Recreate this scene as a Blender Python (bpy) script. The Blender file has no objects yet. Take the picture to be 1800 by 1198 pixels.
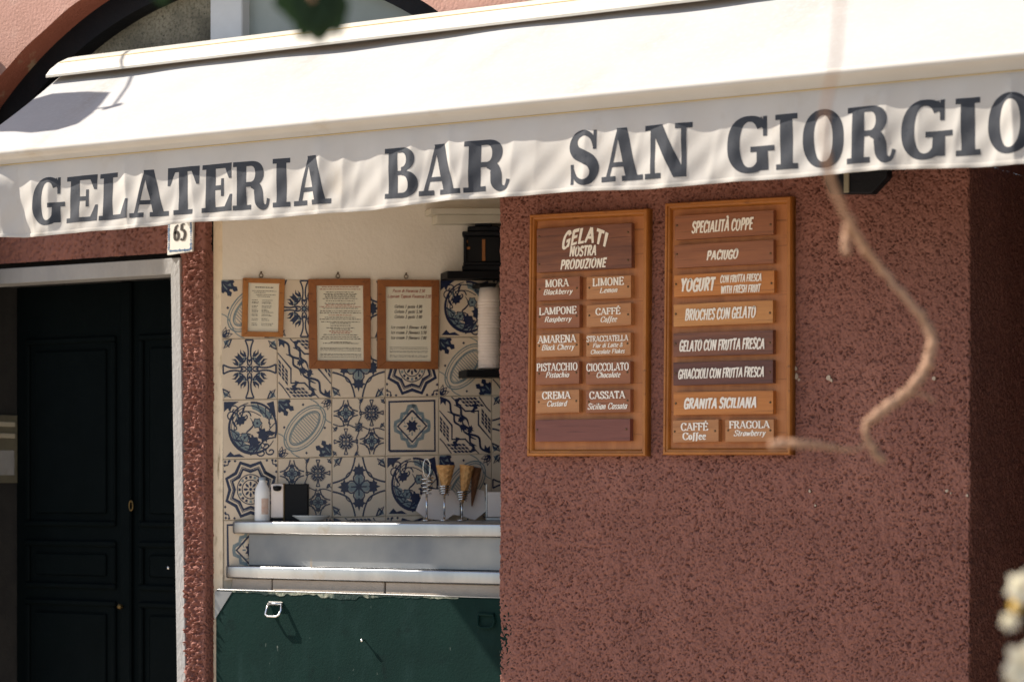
import bpy, bmesh, math, random
import numpy as np
from mathutils import Vector, Matrix
random.seed(7)
scene = bpy.context.scene
COL = scene.collection
R = math.radians

# ------------------------------------------------------------------ camera, light, exposure
FPX = 4250.0                       # focal length in photo pixels (1800 wide)
TH = math.atan(FPX / 6900.0)       # yaw of the facade against the picture plane
CAMP = Vector((8.0 * math.sin(TH), -8.0 * math.cos(TH), 1.5))
cd = bpy.data.cameras.new('camera'); cam = bpy.data.objects.new('camera', cd); COL.objects.link(cam)
cam.location = CAMP; cam.rotation_euler = (R(90), 0, TH)
cd.sensor_width = 36; cd.lens = 36 * FPX / 1800; cd.shift_y = 251 / 1800
cd.clip_start = .05; cd.clip_end = 900
cd.dof.use_dof = True; cd.dof.focus_distance = 8.0; cd.dof.aperture_fstop = 3.0
scene.camera = cam
SUN = Vector((1.0, .30, -1.0)).normalized()     # the way the sunlight travels
ld = bpy.data.lights.new('sun', 'SUN'); sun = bpy.data.objects.new('sun', ld); COL.objects.link(sun)
ld.energy = 5.0; ld.angle = R(.5); ld.color = (1, .93, .83)
sun.rotation_euler = SUN.to_track_quat('-Z', 'Y').to_euler(); sun.location = (-6, -3, 8)
w = bpy.data.worlds.new('World'); scene.world = w; w.use_nodes = True
nt = w.node_tree; bg = nt.nodes['Background']
sky = nt.nodes.new('ShaderNodeTexSky'); sky.sky_type = 'NISHITA'; sky.sun_disc = False
sky.sun_elevation = math.asin(-SUN.z); sky.sun_rotation = math.atan2(-SUN.x, -SUN.y)
nt.links.new(sky.outputs[0], bg.inputs[0]); bg.inputs[1].default_value = .085
vs = scene.view_settings; vs.view_transform = 'Standard'; vs.look = 'None'; vs.exposure = 1.2; vs.gamma = 1
scene.render.engine = 'CYCLES'; scene.cycles.max_bounces = 8; scene.cycles.diffuse_bounces = 5
scene.cycles.sample_clamp_indirect = 6

# ------------------------------------------------------------------ geometry helpers
CT, ST = math.cos(TH), math.sin(TH)
def ray(px, py):
    rx = (px - 900) / FPX
    return Vector((rx * CT - ST, rx * ST + CT, (850 - py) / FPX))
def PX(px, py, y=0.0):             # photo pixel -> point on the plane at depth y behind the facade
    r = ray(px, py); return CAMP + r * ((y - CAMP.y) / r.y)
def PD(px, py, d):                 # photo pixel -> point d metres from the camera
    return CAMP + ray(px, py) * d
TA = R(46.6); TN = Vector((math.sin(TA), -math.cos(TA), 0))      # tiled wall: direction and normal
TDIR = Vector((math.cos(TA), math.sin(TA), 0))
T0 = PX(391, 800, .045); T0.z = 0
def TP(px, py, off=0.0):           # photo pixel -> point on the tiled wall, off metres in front of it
    r = ray(px, py); return CAMP + r * ((off + (T0 - CAMP).dot(TN)) / r.dot(TN))
def tile_y(x): return T0.y + (x - T0.x) * math.tan(TA)

class MB:
    def __init__(s): s.v = []; s.f = []; s.m = []; s.k = 0
    def add(s, vs, fs, mi=0):
        n = len(s.v); s.v += [tuple(v) for v in vs]; s.f += [tuple(i + n for i in f) for f in fs]; s.m += [mi] * len(fs)
    def quad(s, a, b, c, d, mi=0): s.add([a, b, c, d], [(0, 1, 2, 3)], mi)
    def poly(s, pts, mi=0): s.add(pts, [tuple(range(len(pts)))], mi)
    def grid(s, fn, nu, nv, mi=0):
        s.add([fn(i / nu, j / nv) for j in range(nv + 1) for i in range(nu + 1)],
              [(j * (nu + 1) + i, j * (nu + 1) + i + 1, (j + 1) * (nu + 1) + i + 1, (j + 1) * (nu + 1) + i) for j in range(nv) for i in range(nu)], mi)
    def box(s, x0, x1, y0, y1, z0, z1, bev=0.0, mi=0, M=None, seg=1):
        bm = bmesh.new(); bmesh.ops.create_cube(bm, size=1)
        for v in bm.verts: v.co = Vector(((x0 + x1) / 2 + v.co.x * (x1 - x0), (y0 + y1) / 2 + v.co.y * (y1 - y0), (z0 + z1) / 2 + v.co.z * (z1 - z0)))
        if bev: bmesh.ops.bevel(bm, geom=bm.edges[:], offset=bev, segments=seg, affect='EDGES', profile=.5)
        s.bm(bm, mi, M)
    def bm(s, bm, mi=0, M=None):
        bm.verts.index_update()
        s.add([(M @ v.co) if M else v.co for v in bm.verts], [[v.index for v in f.verts] for f in bm.faces], mi); bm.free()
    def prism(s, pts, d, bev=0.0, mi=0, seg=2):      # polygon pts (3D, planar) pushed by vector d
        n = len(pts); P = [Vector(p) for p in pts]; d = Vector(d)
        nor = (P[1] - P[0]).cross(P[2] - P[1])
        if nor.dot(d) > 0: P.reverse()
        bm = bmesh.new(); a = [bm.verts.new(p) for p in P]; b = [bm.verts.new(p + d) for p in P]
        bm.faces.new(a); bm.faces.new(b[::-1])
        for i in range(n): bm.faces.new((a[i], b[i], b[(i + 1) % n], a[(i + 1) % n]))
        bmesh.ops.recalc_face_normals(bm, faces=bm.faces[:])
        if bev: bmesh.ops.bevel(bm, geom=bm.edges[:], offset=bev, segments=seg, affect='EDGES', profile=.5)
        s.bm(bm, mi)
    def tube(s, pts, rad, n=8, mi=0, caps=True):
        P = [Vector(p) for p in pts]; m = len(P); rad = rad if isinstance(rad, (list, tuple)) else [rad] * m
        t0 = (P[1] - P[0]).normalized(); up = Vector((0, 0, 1)) if abs(t0.z) < .9 else Vector((1, 0, 0))
        a = t0.cross(up).normalized(); vs = []
        for i in range(m):
            t = (P[min(i + 1, m - 1)] - P[max(i - 1, 0)]).normalized()
            a = (a - t * a.dot(t)).normalized(); b = t.cross(a)
            for k in range(n):
                an = 2 * math.pi * k / n; vs.append(P[i] + (a * math.cos(an) + b * math.sin(an)) * rad[i])
        fs = [(i * n + k, i * n + (k + 1) % n, (i + 1) * n + (k + 1) % n, (i + 1) * n + k) for i in range(m - 1) for k in range(n)]
        if caps: fs += [tuple(range(n))[::-1], tuple((m - 1) * n + k for k in range(n))]
        s.add(vs, fs, mi)
    def lathe(s, c, prof, n=24, mi=0, axis=None):   # prof [(r, h)] about axis (default z) at c
        c = Vector(c); q = Vector((0, 0, 1)).rotation_difference(Vector(axis)) if axis is not None else None
        vs = []
        for r, h in prof:
            for k in range(n):
                p = Vector((r * math.cos(2 * math.pi * k / n), r * math.sin(2 * math.pi * k / n), h)); vs.append(c + (q @ p if q else p))
        m = len(prof)
        s.add(vs, [(i * n + k, i * n + (k + 1) % n, (i + 1) * n + (k + 1) % n, (i + 1) * n + k) for i in range(m - 1) for k in range(n)], mi)
    def build(s, name, mats, parent=None, origin=None, smooth=False, auto=None):
        mats = mats if isinstance(mats, (list, tuple)) else [mats]
        o3 = Vector((0, 0, 0))
        if parent is not None:
            p = parent
            while p is not None: o3 = o3 + p.location; p = p.parent
        xs = np.array(s.v)
        if origin is None:
            lo, hi = xs.min(0), xs.max(0); origin = Vector(((lo[0] + hi[0]) / 2, (lo[1] + hi[1]) / 2, lo[2]))
        origin = Vector(origin); me = bpy.data.meshes.new(name)
        me.from_pydata((xs - np.array(origin)).tolist(), [], s.f)
        for m in mats: me.materials.append(m)
        if len(mats) > 1: me.polygons.foreach_set('material_index', s.m)
        if smooth or auto: me.polygons.foreach_set('use_smooth', [True] * len(s.f))
        if auto: me.set_sharp_from_angle(angle=R(auto))
        me.update(); ob = bpy.data.objects.new(name, me); COL.objects.link(ob)
        if parent is not None: ob.parent = parent
        ob.location = origin - o3
        return ob
def tag(o, label=None, cat=None, group=None, kind=None):
    for k, v in (('label', label), ('category', cat), ('group', group), ('kind', kind)):
        if v: o[k] = v
    return o
def thing(name, loc, label, cat, group=None):
    o = bpy.data.objects.new(name, None); COL.objects.link(o); o.location = Vector(loc); o.empty_display_size = .05
    return tag(o, label, cat, group)

# ------------------------------------------------------------------ materials
def mat(name, c1, c2=None, scale=8., rough=.7, bump=0., bscale=60., stretch=(1, 1, 1), metal=0., spec=.4, lo=.35, hi=.65, detail=5., layers=(), trans=None, rvar=0., bdist=.01):
    m = bpy.data.materials.new(name); m.use_nodes = True; t = m.node_tree; N = t.nodes; L = t.links
    p = N['Principled BSDF']; p.inputs['Roughness'].default_value = rough; p.inputs['Metallic'].default_value = metal
    p.inputs['Specular IOR Level'].default_value = spec
    tc = N.new('ShaderNodeTexCoord'); mp = N.new('ShaderNodeMapping'); L.new(tc.outputs['Object'], mp.inputs[0]); mp.inputs['Scale'].default_value = stretch
    def noise(sc, det=5., vec=mp):
        n = N.new('ShaderNodeTexNoise'); n.inputs['Scale'].default_value = sc; n.inputs['Detail'].default_value = det; n.inputs['Roughness'].default_value = .6
        L.new(vec.outputs[0], n.inputs['Vector']); return n
    def ramp(src, a, b):
        r = N.new('ShaderNodeMapRange'); r.inputs[1].default_value = a; r.inputs[2].default_value = b; L.new(src, r.inputs[0]); return r.outputs[0]
    def mix(fac, a, b):
        x = N.new('ShaderNodeMix'); x.data_type = 'RGBA'; L.new(fac, x.inputs[0])
        for i, c in ((6, a), (7, b)):
            if isinstance(c, tuple): x.inputs[i].default_value = (*c, 1)
            else: L.new(c, x.inputs[i])
        return x.outputs[2]
    col = mix(ramp(noise(scale, detail).outputs[0], lo, hi), c1, c2 or c1)
    for (c, sc, st, a, b) in layers:          # further stains: colour, scale, stretch, threshold lo/hi
        m2 = N.new('ShaderNodeMapping'); L.new(tc.outputs['Object'], m2.inputs[0]); m2.inputs['Scale'].default_value = st; m2.inputs['Location'].default_value = (sc, 1.7, -sc * .3)
        col = mix(ramp(noise(sc, 6., m2).outputs[0], a, b), col, c)
    L.new(col, p.inputs['Base Color'])
    if rvar:
        a = N.new('ShaderNodeMapRange'); a.inputs[3].default_value = rough - rvar; a.inputs[4].default_value = rough + rvar
        L.new(noise(scale * 2.3).outputs[0], a.inputs[0]); L.new(a.outputs[0], p.inputs['Roughness'])
    if bump:
        b = N.new('ShaderNodeBump'); b.inputs['Strength'].default_value = bump; b.inputs['Distance'].default_value = bdist
        L.new(noise(bscale, 4.).outputs[0], b.inputs['Height']); L.new(b.outputs[0], p.inputs['Normal'])
    if trans:
        d = N.new('ShaderNodeBsdfTranslucent'); d.inputs[0].default_value = (*trans[0], 1)
        x = N.new('ShaderNodeMixShader'); x.inputs[0].default_value = trans[1]
        L.new(p.outputs[0], x.inputs[1]); L.new(d.outputs[0], x.inputs[2]); L.new(x.outputs[0], N['Material Output'].inputs[0])
    return m
M = {}
M['stucco'] = mat('brown_stucco', (.262, .110, .082), (.226, .094, .070), 9, .82, .5, 220, spec=.28, bdist=.003,
                  layers=[((.18, .076, .058), 1.3, (1, 1, .45), .52, .70), ((.30, .132, .098), 3.2, (1, 1, .6), .55, .75)])
M['pink'] = mat('pink_plaster', (.45, .255, .205), (.41, .23, .18), 6, .9, .35, 90, spec=.15, layers=[((.49, .31, .25), 11, (1, 1, 1), .55, .8)])
M['arch'] = mat('faded_red_plaster', (.33, .115, .078), (.28, .095, .062), 5, .9, .4, 80, spec=.15, layers=[((.40, .28, .18), 7, (1, 1, 1), .58, .66)])
M['quoin'] = mat('beige_stone', (.62, .47, .30), (.52, .36, .21), 9, .9, .5, 60, spec=.15)
M['mortar'] = mat('mortar', (.42, .33, .22), None, 9, .95)
M['infill'] = mat('weathered_plaster', (.30, .275, .21), (.22, .20, .15), 7, .95, .8, 110, spec=.1, layers=[((.15, .14, .105), 90, (1, 1, 1), .48, .62), ((.07, .068, .055), 3.0, (1, 1, 1), .45, .70), ((.05, .048, .04), 70, (1, 1, 1), .58, .68)])
M['greypost'] = mat('pale_grey_paint', (.62, .64, .65), (.55, .57, .58), 5, .6, .15, 60)
M['greenpane'] = mat('grey_green_board', (.30, .33, .31), (.22, .26, .24), 2, .45, .1, 30)
M['iron'] = mat('black_iron', (.006, .007, .010), (.009, .009, .011), 9, .6, .2, 60, spec=.15)
M['cream'] = mat('cream_plaster', (.80, .735, .64), (.76, .69, .59), 5, .9, .25, 60, spec=.15)
M['reveal'] = mat('stained_cream_plaster', (.84, .71, .53), (.78, .64, .46), 7, .9, .4, 60, spec=.15, stretch=(1, 1, .5),
                  layers=[((.20, .14, .06), 16, (1.5, 1, .22), .60, .68), ((.62, .50, .35), 40, (1, 1, .5), .55, .7)])
M['framegrey'] = mat('grey_painted_stone', (.34, .325, .31), (.295, .285, .275), 14, .75, .3, 90, stretch=(1, 1, .5), layers=[((.26, .24, .22), 26, (1, 1, .3), .62, .78)])
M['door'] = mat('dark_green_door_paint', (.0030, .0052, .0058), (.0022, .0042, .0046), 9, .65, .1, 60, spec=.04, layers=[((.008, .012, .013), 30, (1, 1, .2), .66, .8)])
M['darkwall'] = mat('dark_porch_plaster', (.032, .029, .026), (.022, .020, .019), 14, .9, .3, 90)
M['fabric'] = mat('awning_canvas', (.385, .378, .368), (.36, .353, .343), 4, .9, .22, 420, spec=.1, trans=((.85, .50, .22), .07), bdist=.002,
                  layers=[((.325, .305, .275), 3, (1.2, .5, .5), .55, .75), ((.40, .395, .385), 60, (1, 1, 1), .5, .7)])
M['valance'] = mat('valance_canvas', (.60, .57, .525), (.565, .53, .48), 6, .9, .25, 420, spec=.1, trans=((.70, .58, .44), .22), bdist=.002,
                   layers=[((.48, .42, .34), 7, (1, 1, .6), .60, .82)])
M['thread'] = mat('ochre_seam', (.50, .36, .16), None, 9, .9)
M['letter'] = mat('navy_letter_paint', (.038, .041, .049), (.046, .049, .056), 30, .66, .2, 300, spec=.10, layers=[((.018, .022, .03), 45, (1, 1, 1), .60, .74)], bdist=.002)
M['hood'] = mat('cream_enamel_hood', (.46, .43, .375), (.42, .39, .335), 6, .5, .05, 60, spec=.3, layers=[((.33, .28, .21), 12, (.4, 1, 2), .62, .8)])
M['oak'] = mat('varnished_oak', (.42, .155, .029), (.31, .105, .018), 26, .45, .15, 120, stretch=(.3, 1, .3), layers=[((.14, .045, .012), 48, (.25, 1, 1), .60, .75)])
def wood(name, a, b, st=(.13, 1, 1.6), sc=26, rough=.5):
    return mat(name, a, b, sc, rough, .18, 160, stretch=st, lo=.38, hi=.62, detail=8, layers=[(tuple(x * .55 for x in b), 60, (.07, 1, 2), .58, .72)], bdist=.002, rvar=.08)
M['field'] = wood('board_field_wood', (.44, .165, .050), (.35, .122, .036), (1, 1, .12))
WOODS = [wood('plaque_wood_walnut', (0.226, 0.083, 0.043), (0.122, 0.044, 0.028)), wood('plaque_wood_red_brown', (0.311, 0.113, 0.048), (0.232, 0.081, 0.036)),
         wood('plaque_wood_tan', (0.451, 0.202, 0.077), (0.366, 0.153, 0.056)), wood('plaque_wood_orange', (0.512, 0.190, 0.043), (0.403, 0.141, 0.030)),
         wood('plaque_wood_dark', (0.140, 0.049, 0.034), (0.091, 0.033, 0.025)), wood('plaque_wood_honey', (0.537, 0.245, 0.075), (0.439, 0.184, 0.053)), wood('plaque_wood_mahogany', (0.183, 0.059, 0.043), (0.159, 0.049, 0.036), sc=60)]
M['ink_white'] = mat('white_sign_paint', (.86, .80, .72), (.80, .73, .64), 60, .7, .1, 200)
M['screw'] = mat('dark_brass_screw', (.16, .10, .05), (.08, .05, .03), 60, .4, metal=.8)
M['brass'] = mat('aged_brass', (.20, .13, .05), (.13, .085, .03), 30, .5, metal=.8)
M['pic'] = wood('picture_frame_wood', (.30, .105, .026), (.22, .072, .018), (.4, .4, .4))
M['pic_light'] = wood('light_picture_frame_wood', (.40, .155, .032), (.31, .11, .022), (.4, .4, .4))
M['paper'] = mat('menu_paper', (.72, .66, .52), (.68, .62, .48), 8, .5, spec=.6)
M['ink_dark'] = mat('dark_print', (.05, .04, .035), None, 9, .8)
M['ink_red'] = mat('red_print', (.30, .05, .03), None, 9, .8)
M['tile'] = mat('glazed_cream_tile', (.69, .565, .425), (.63, .51, .375), 7, .35, .06, 30, spec=.45, layers=[((.60, .50, .37), 22, (1, 1, 1), .6, .8)])
M['navy'] = mat('navy_glaze', (.006, .011, .038), (.012, .022, .066), 90, .35, spec=.45)
M['blue'] = mat('soft_blue_glaze', (.22, .26, .25), (.12, .17, .20), 70, .35, spec=.45)
M['grout'] = mat('tile_grout', (.60, .52, .40), (.45, .38, .28), 30, .9)
M['steel'] = mat('brushed_steel', (.47, .465, .46), (.31, .315, .325), 2.6, .33, .06, 200, stretch=(1, .3, .3), lo=.42, hi=.60, metal=1, rvar=.10, layers=[((.33, .28, .22), 9, (1, 1, 1), .64, .78)], bdist=.002)  # pale and blue-grey patches put uneven reflections into the colour
M['dullsteel'] = mat('dull_galvanised_steel', (.25, .25, .245), (.15, .16, .175), 2.4, .5, .1, 60, metal=.85, rvar=.1, layers=[((.40, .27, .15), 7, (2.5, 1, .4), .66, .76)], bdist=.002)
M['chrome'] = mat('chromed_wire', (.75, .73, .70), None, 9, .18, metal=1)
M['slab'] = mat('beige_stone_slab', (.48, .38, .29), (.42, .33, .25), 12, .8, .2, 90)
M['green'] = mat('dark_green_hatch_paint', (.0042, .0190, .0155), (.0032, .0148, .0125), 5, .65, .15, 140, spec=.07, rvar=.1,
                 layers=[((.0070, .0225, .0200), 14, (1, 1, .4), .52, .75), ((.0025, .010, .009), 22, (.6, 1, .6), .60, .75), ((.12, .14, .12), 46, (1, 1, .35), .70, .74), ((.010, .028, .025), 5, (2.2, 1, .35), .56, .72)])
M['chip'] = mat('bare_flaked_edge', (.32, .31, .23), (.10, .13, .10), 70, .9, .5, 90, layers=[((.006, .022, .018), 26, (.35, 1, 1), .47, .53)])
M['white'] = mat('white_plastic', (.76, .75, .73), None, 9, .4)
M['label'] = mat('faded_print', (.55, .36, .28), (.62, .5, .42), 60, .6)
M['capblue'] = mat('bluish_cap', (.30, .34, .38), None, 9, .4)
M['black'] = mat('black_plastic', (.006, .006, .007), (.009, .009, .010), 20, .5, spec=.15)
M['napkin'] = mat('white_paper', (.86, .76, .68), (.82, .70, .62), 9, .9, .1, 60)
M['ceramic'] = mat('white_ceramic', (.75, .72, .66), None, 9, .2, spec=.5)
M['wafer'] = mat('wafer_cone', (.76, .42, .16), (.58, .28, .09), 40, .75, .4, 130, layers=[((.22, .085, .025), 60, (1, 1, 1), .6, .72)])
M['wafer_dark'] = mat('toasted_wafer_cone', (.24, .10, .04), (.17, .07, .03), 40, .75, .4, 130)
M['amber'] = mat('amber_glass', (.26, .10, .03), None, 9, .2)
M['leaf'] = mat('dark_leaf', (.016, .036, .015), (.010, .024, .011), 12, .6, spec=.15, trans=((.03, .06, .012), .15))
M['vine'] = mat('dry_vine_bark', (.34, .20, .125), (.26, .145, .085), 30, .85, .4, 80, stretch=(1, 1, .3))
M['petal'] = mat('cream_petal', (.85, .81, .70), (.80, .74, .58), 20, .7, trans=((.85, .80, .62), .45))
M['bud'] = mat('yellow_bud', (.60, .36, .06), (.45, .30, .06), 20, .7)
M['paving'] = mat('stone_paving', (.40, .35, .29), (.32, .28, .23), 2, .85, .3, 30, layers=[((.24, .21, .17), 6, (1, 1, 1), .55, .75)])
M['postal'] = mat('aged_brass_panel', (.30, .27, .19), (.24, .21, .15), 12, .45, metal=.5)
M['postal_lite'] = mat('nameplate_celluloid', (.50, .44, .33), None, 9, .4)
M['panelbox'] = mat('cream_metal_casing', (.60, .55, .45), (.55, .50, .40), 9, .5)

_p = M['letter'].node_tree.nodes['Principled BSDF']; _p.inputs['Sheen Weight'].default_value = .8; _p.inputs['Sheen Roughness'].default_value = .35; _p.inputs['Sheen Tint'].default_value = (.92, .9, .92, 1)
# ------------------------------------------------------------------ numpy noise for real relief
_L = np.random.RandomState(3).rand(512, 512)
def vnoise(x, y):
    xi = np.floor(x).astype(int); yi = np.floor(y).astype(int); fx = x - xi; fy = y - yi
    fx = fx * fx * (3 - 2 * fx); fy = fy * fy * (3 - 2 * fy); a = xi % 512; b = yi % 512; a1 = (a + 1) % 512; b1 = (b + 1) % 512
    return (_L[a, b] * (1 - fx) + _L[a1, b] * fx) * (1 - fy) + (_L[a, b1] * (1 - fx) + _L[a1, b1] * fx) * fy
def stucco_h(s, z, grain=0.0):
    wx = (vnoise(s * 70, z * 70) - .5) * .009; wz = (vnoise(s * 70 + 70, z * 70 + 20) - .5) * .009
    s2 = s + wx; z2 = z + wz
    a = vnoise(s2 * 235, z2 * 185) * .60 + vnoise(s2 * 400 + 9, z2 * 300) * .40
    b = vnoise(s2 * 95 + 31, z2 * 62 + 7); c = vnoise(s * 6 + 3, z * 6); f = vnoise(s * 420, z * 420)
    pits = np.clip(.345 - a, 0, 1) * .046 * np.clip(.55 + .9 * vnoise(s * 14 + 40, z * 14 + 9), 0, 1.4)
    return -pits + (b - .5) * .0042 + (c - .5) * .005 * (1 - .6 * grain) + (f - .5) * .0026 + (a - .5) * .0072 + grain * (np.clip(a - .5, 0, 1) * .012 + np.clip(vnoise(s2 * 135 + 50, z2 * 120) - .38, 0, .5) * .040 - .005)
def stucco(path, z0, z1, step, grain=0.0):
    """rough-cast wall following a ground path [(x, y)], outside on the right-hand side of travel"""
    pts = []; nor = []; arc = []; acc = 0
    for (x0, y0), (x1, y1) in zip(path[:-1], path[1:]):
        l = math.hypot(x1 - x0, y1 - y0); n = max(1, int(l / step)); tx, ty = (x1 - x0) / l, (y1 - y0) / l
        for i in range(n):
            pts.append((x0 + (x1 - x0) * i / n, y0 + (y1 - y0) * i / n)); nor.append((ty, -tx)); arc.append(acc + l * i / n)
        acc += l
    pts.append(path[-1]); nor.append(nor[-1]); arc.append(acc)
    pts = np.array(pts); nor = np.array(nor); arc = np.array(arc) + path[0][0] * 3
    k = 3; nn = nor.copy()
    for d in range(1, k + 1):
        nn[d:] += nor[:-d]; nn[:-d] += nor[d:]
    nn /= np.linalg.norm(nn, axis=1)[:, None]
    nz = max(2, int((z1 - z0) / step)); zz = np.linspace(z0, z1, nz + 1)
    S, Z = np.meshgrid(arc, zz); taper = np.clip((XN - .008 - pts[:, 0]) / .012, 0, 1) * np.clip((pts[:, 0] - XF - .012) / .012, .25, 1)
    h = stucco_h(S, Z, grain * taper[None] if grain else 0.0)
    X = pts[:, 0][None] + nn[:, 0][None] * h; Y = pts[:, 1][None] + nn[:, 1][None] * h
    V = np.stack([X, Y, Z], -1).reshape(-1, 3); n = len(arc)
    idx = (np.arange(nz)[:, None] * n + np.arange(n - 1)[None]).ravel()
    F = np.stack([idx, idx + 1, idx + n + 1, idx + n], -1)
    return V, F
def npmesh(name, VF, m, parent):
    V = np.concatenate([v for v, f in VF]); off = 0; F = []
    for v, f in VF: F.append(f + off); off += len(v)
    F = np.concatenate(F); o3 = np.array(parent.location)
    me = bpy.data.meshes.new(name); n_ = len(F); me.vertices.add(len(V)); me.vertices.foreach_set('co', (V - o3).astype(np.float32).ravel())
    me.loops.add(n_ * 4); me.loops.foreach_set('vertex_index', F.astype(np.int32).ravel()); me.polygons.add(n_); me.polygons.foreach_set('loop_start', np.arange(n_, dtype=np.int32) * 4)
    me.update(calc_edges=True); me.materials.append(m)
    me.polygons.foreach_set('use_smooth', [True] * len(F)); me.update()
    ob = bpy.data.objects.new(name, me); COL.objects.link(ob); ob.parent = parent
    return ob

# ------------------------------------------------------------------ ground
g = MB(); g.quad((-150, -250, 0), (150, -250, 0), (150, 60, 0), (-150, 60, 0))
tag(g.build('ground', M['paving'], origin=(0, 0, 0)), kind='structure')

# ------------------------------------------------------------------ the building
B = thing('building', (0, .3, 0), 'brown rough stucco shop front with a pink plaster arch above the awning', 'building')
XF = PX(319, 455).x; XFB = PX(329, 1198).x          # door frame, outer right edge
XN = PX(363, 750).x                                  # niche, left edge
XM = PX(878, 800).x; XC = PX(1704, 750).x            # main wall, left and right edge
ZT = 2.80                                            # brown below, pink above
lint0 = PX(300, 454).z
parts = [stucco([(XF - .003, .001), (XN - .006, -.010), (XN, -.004), (XN, .05)], .78, lint0 + .02, .0019, 1.0),
         stucco([(-3.0, 0), (XN - .004, 0), (XN, .012), (XN, .03)], lint0 + .02, ZT, .005),
         stucco([(XM + .006, .30), (XM, .006), (XM + .006, 0), (XC - .004, 0), (XC, .004), (XC + .004, .50)], .80, 2.46, .0024),
         stucco([(XM + .006, .30), (XM, .006), (XM + .006, 0), (XC - .004, 0), (XC, .004), (XC + .004, .50)], 2.46, ZT, .012)]
npmesh('stucco_wall', parts, M['stucco'], B)
low = MB()                                           # the wall below and beside the picture
low.box(XF - .01, XN, .03, .3, 0, .779); low.build('plain_stucco', M['stucco'], B); low = MB(); low.box(XM + .004, XC, .004, .5, 0, .799)
low.build('plain_stucco', M['stucco'], B); low = MB(); low.box(-6, -3.001, 0, .5, 0, ZT)
low.build('plain_stucco', M['stucco'], B); low = MB(); low.box(XC + .004, 2.9, .50, .8, 0, ZT)
low.build('plain_stucco', M['stucco'], B)
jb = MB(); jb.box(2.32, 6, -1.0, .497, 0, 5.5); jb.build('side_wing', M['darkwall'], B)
# pink upper wall with arch
a1, a2, a3 = PX(0, 133), PX(143, 0), PX(785, 32)
def circ(p, q, r):
    ax, ay, bx, by, cx, cy = p.x, p.z, q.x, q.z, r.x, r.z
    d = 2 * (ax * (by - cy) + bx * (cy - ay) + cx * (ay - by))
    ux = ((ax * ax + ay * ay) * (by - cy) + (bx * bx + by * by) * (cy - ay) + (cx * cx + cy * cy) * (ay - by)) / d
    uz = ((ax * ax + ay * ay) * (cx - bx) + (bx * bx + by * by) * (ax - cx) + (cx * cx + cy * cy) * (bx - ax)) / d
    return ux, uz, math.hypot(ax - ux, ay - uz)
ax_, az_, ar_ = circ(a1, a2, a3)
def arcp(r, t, y, jit=0): return Vector((ax_ + r * math.cos(t), y, az_ + r * math.sin(t)))
tA = math.asin(max(-1, (ZT - az_) / ar_)); tB = math.pi - tA
up = MB(); NA = 72
def wob(t): return .004 * math.sin(t * 11) + .002 * math.sin(t * 41 + 1)
for i in range(NA):
    t0 = tA + (tB - tA) * i / NA; t1 = tA + (tB - tA) * (i + 1) / NA
    for r0, r1 in ((0, .35), (.35, 1.2), (1.2, 6)):
        p = [arcp(ar_ + (r0 or wob(t0)), t0, -.002), arcp(ar_ + (r0 or wob(t1)), t1, -.002), arcp(ar_ + r1, t1, -.002), arcp(ar_ + r1, t0, -.002)]
        for v in p: v.z = max(v.z, ZT)
        up.quad(p[0], p[1], p[2], p[3])
for tt in (tA, tB):
    a_, b_ = arcp(ar_, tt, -.002), arcp(ar_ + 6, tt, -.002); up.poly([a_, b_, Vector((b_.x, -.002, ZT - .01)), Vector((a_.x, -.002, ZT - .01))])
up.build('pink_wall', M['pink'], B)
so = MB()
for i in range(NA):
    t0 = tA + (tB - tA) * i / NA; t1 = tA + (tB - tA) * (i + 1) / NA
    so.quad(arcp(ar_ + wob(t0), t0, -.002), arcp(ar_ + wob(t1), t1, -.002), arcp(ar_ + .01, t1, .15), arcp(ar_ + .01, t0, .15))
so.build('arch_soffit', M['arch'], B, smooth=True)
fr = MB()
for i in range(NA):
    t0 = tA + (tB - tA) * i / NA; t1 = tA + (tB - tA) * (i + 1) / NA
    fr.quad(arcp(ar_ - .085, t0, .13), arcp(ar_ - .085, t1, .13), arcp(ar_ + .012, t1, .13), arcp(ar_ + .012, t0, .13))
    fr.quad(arcp(ar_ - .085, t0, .13), arcp(ar_ - .085, t1, .13), arcp(ar_ - .085, t1, .21), arcp(ar_ - .085, t0, .21))
fr.build('arch_frame', M['iron'], B, smooth=False)
inf = MB(); xp = PX(372, 50, .18).x; xq = PX(428, 50, .18).x
inf.quad((-3, .205, 2.6), (xp + .02, .205, 2.6), (xp + .02, .205, 4.6), (-3, .205, 4.6))
inf.build('arch_infill', M['infill'], B)
po = MB(); po.box(xp, xq, .17, .26, 2.6, 4.6, .004); po.build('window_post', M['greypost'], B)
pa = MB(); pa.box(xq, 1.2, .215, .25, 2.6, 4.6); pa.build('window_board', M['greenpane'], B)
q = MB(); mo = MB()
xs = [PX(933, 8, -.004).x, PX(954, 8).x, PX(1017, 8).x, PX(1100, 4).x, PX(1240, 2).x, PX(1500, 0).x, 1.62, 1.98, 2.31]
mo.box(xs[0] - .01, xs[-1], -.003, .02, ZT, 4.2); mo.build('mortar_bed', M['mortar'], B)
for row in range(5):
    zc = 2.85 + row * .27
    for a, b in zip(xs[:-1], xs[1:]):
        s = .0 if row % 2 else .05
        q.box(a + s + .004, b + s - .004, -.009 - random.random() * .004, .02, zc + .004, zc + .266, .004)
q.build('stone_quoins', M['quoin'], B)
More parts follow.
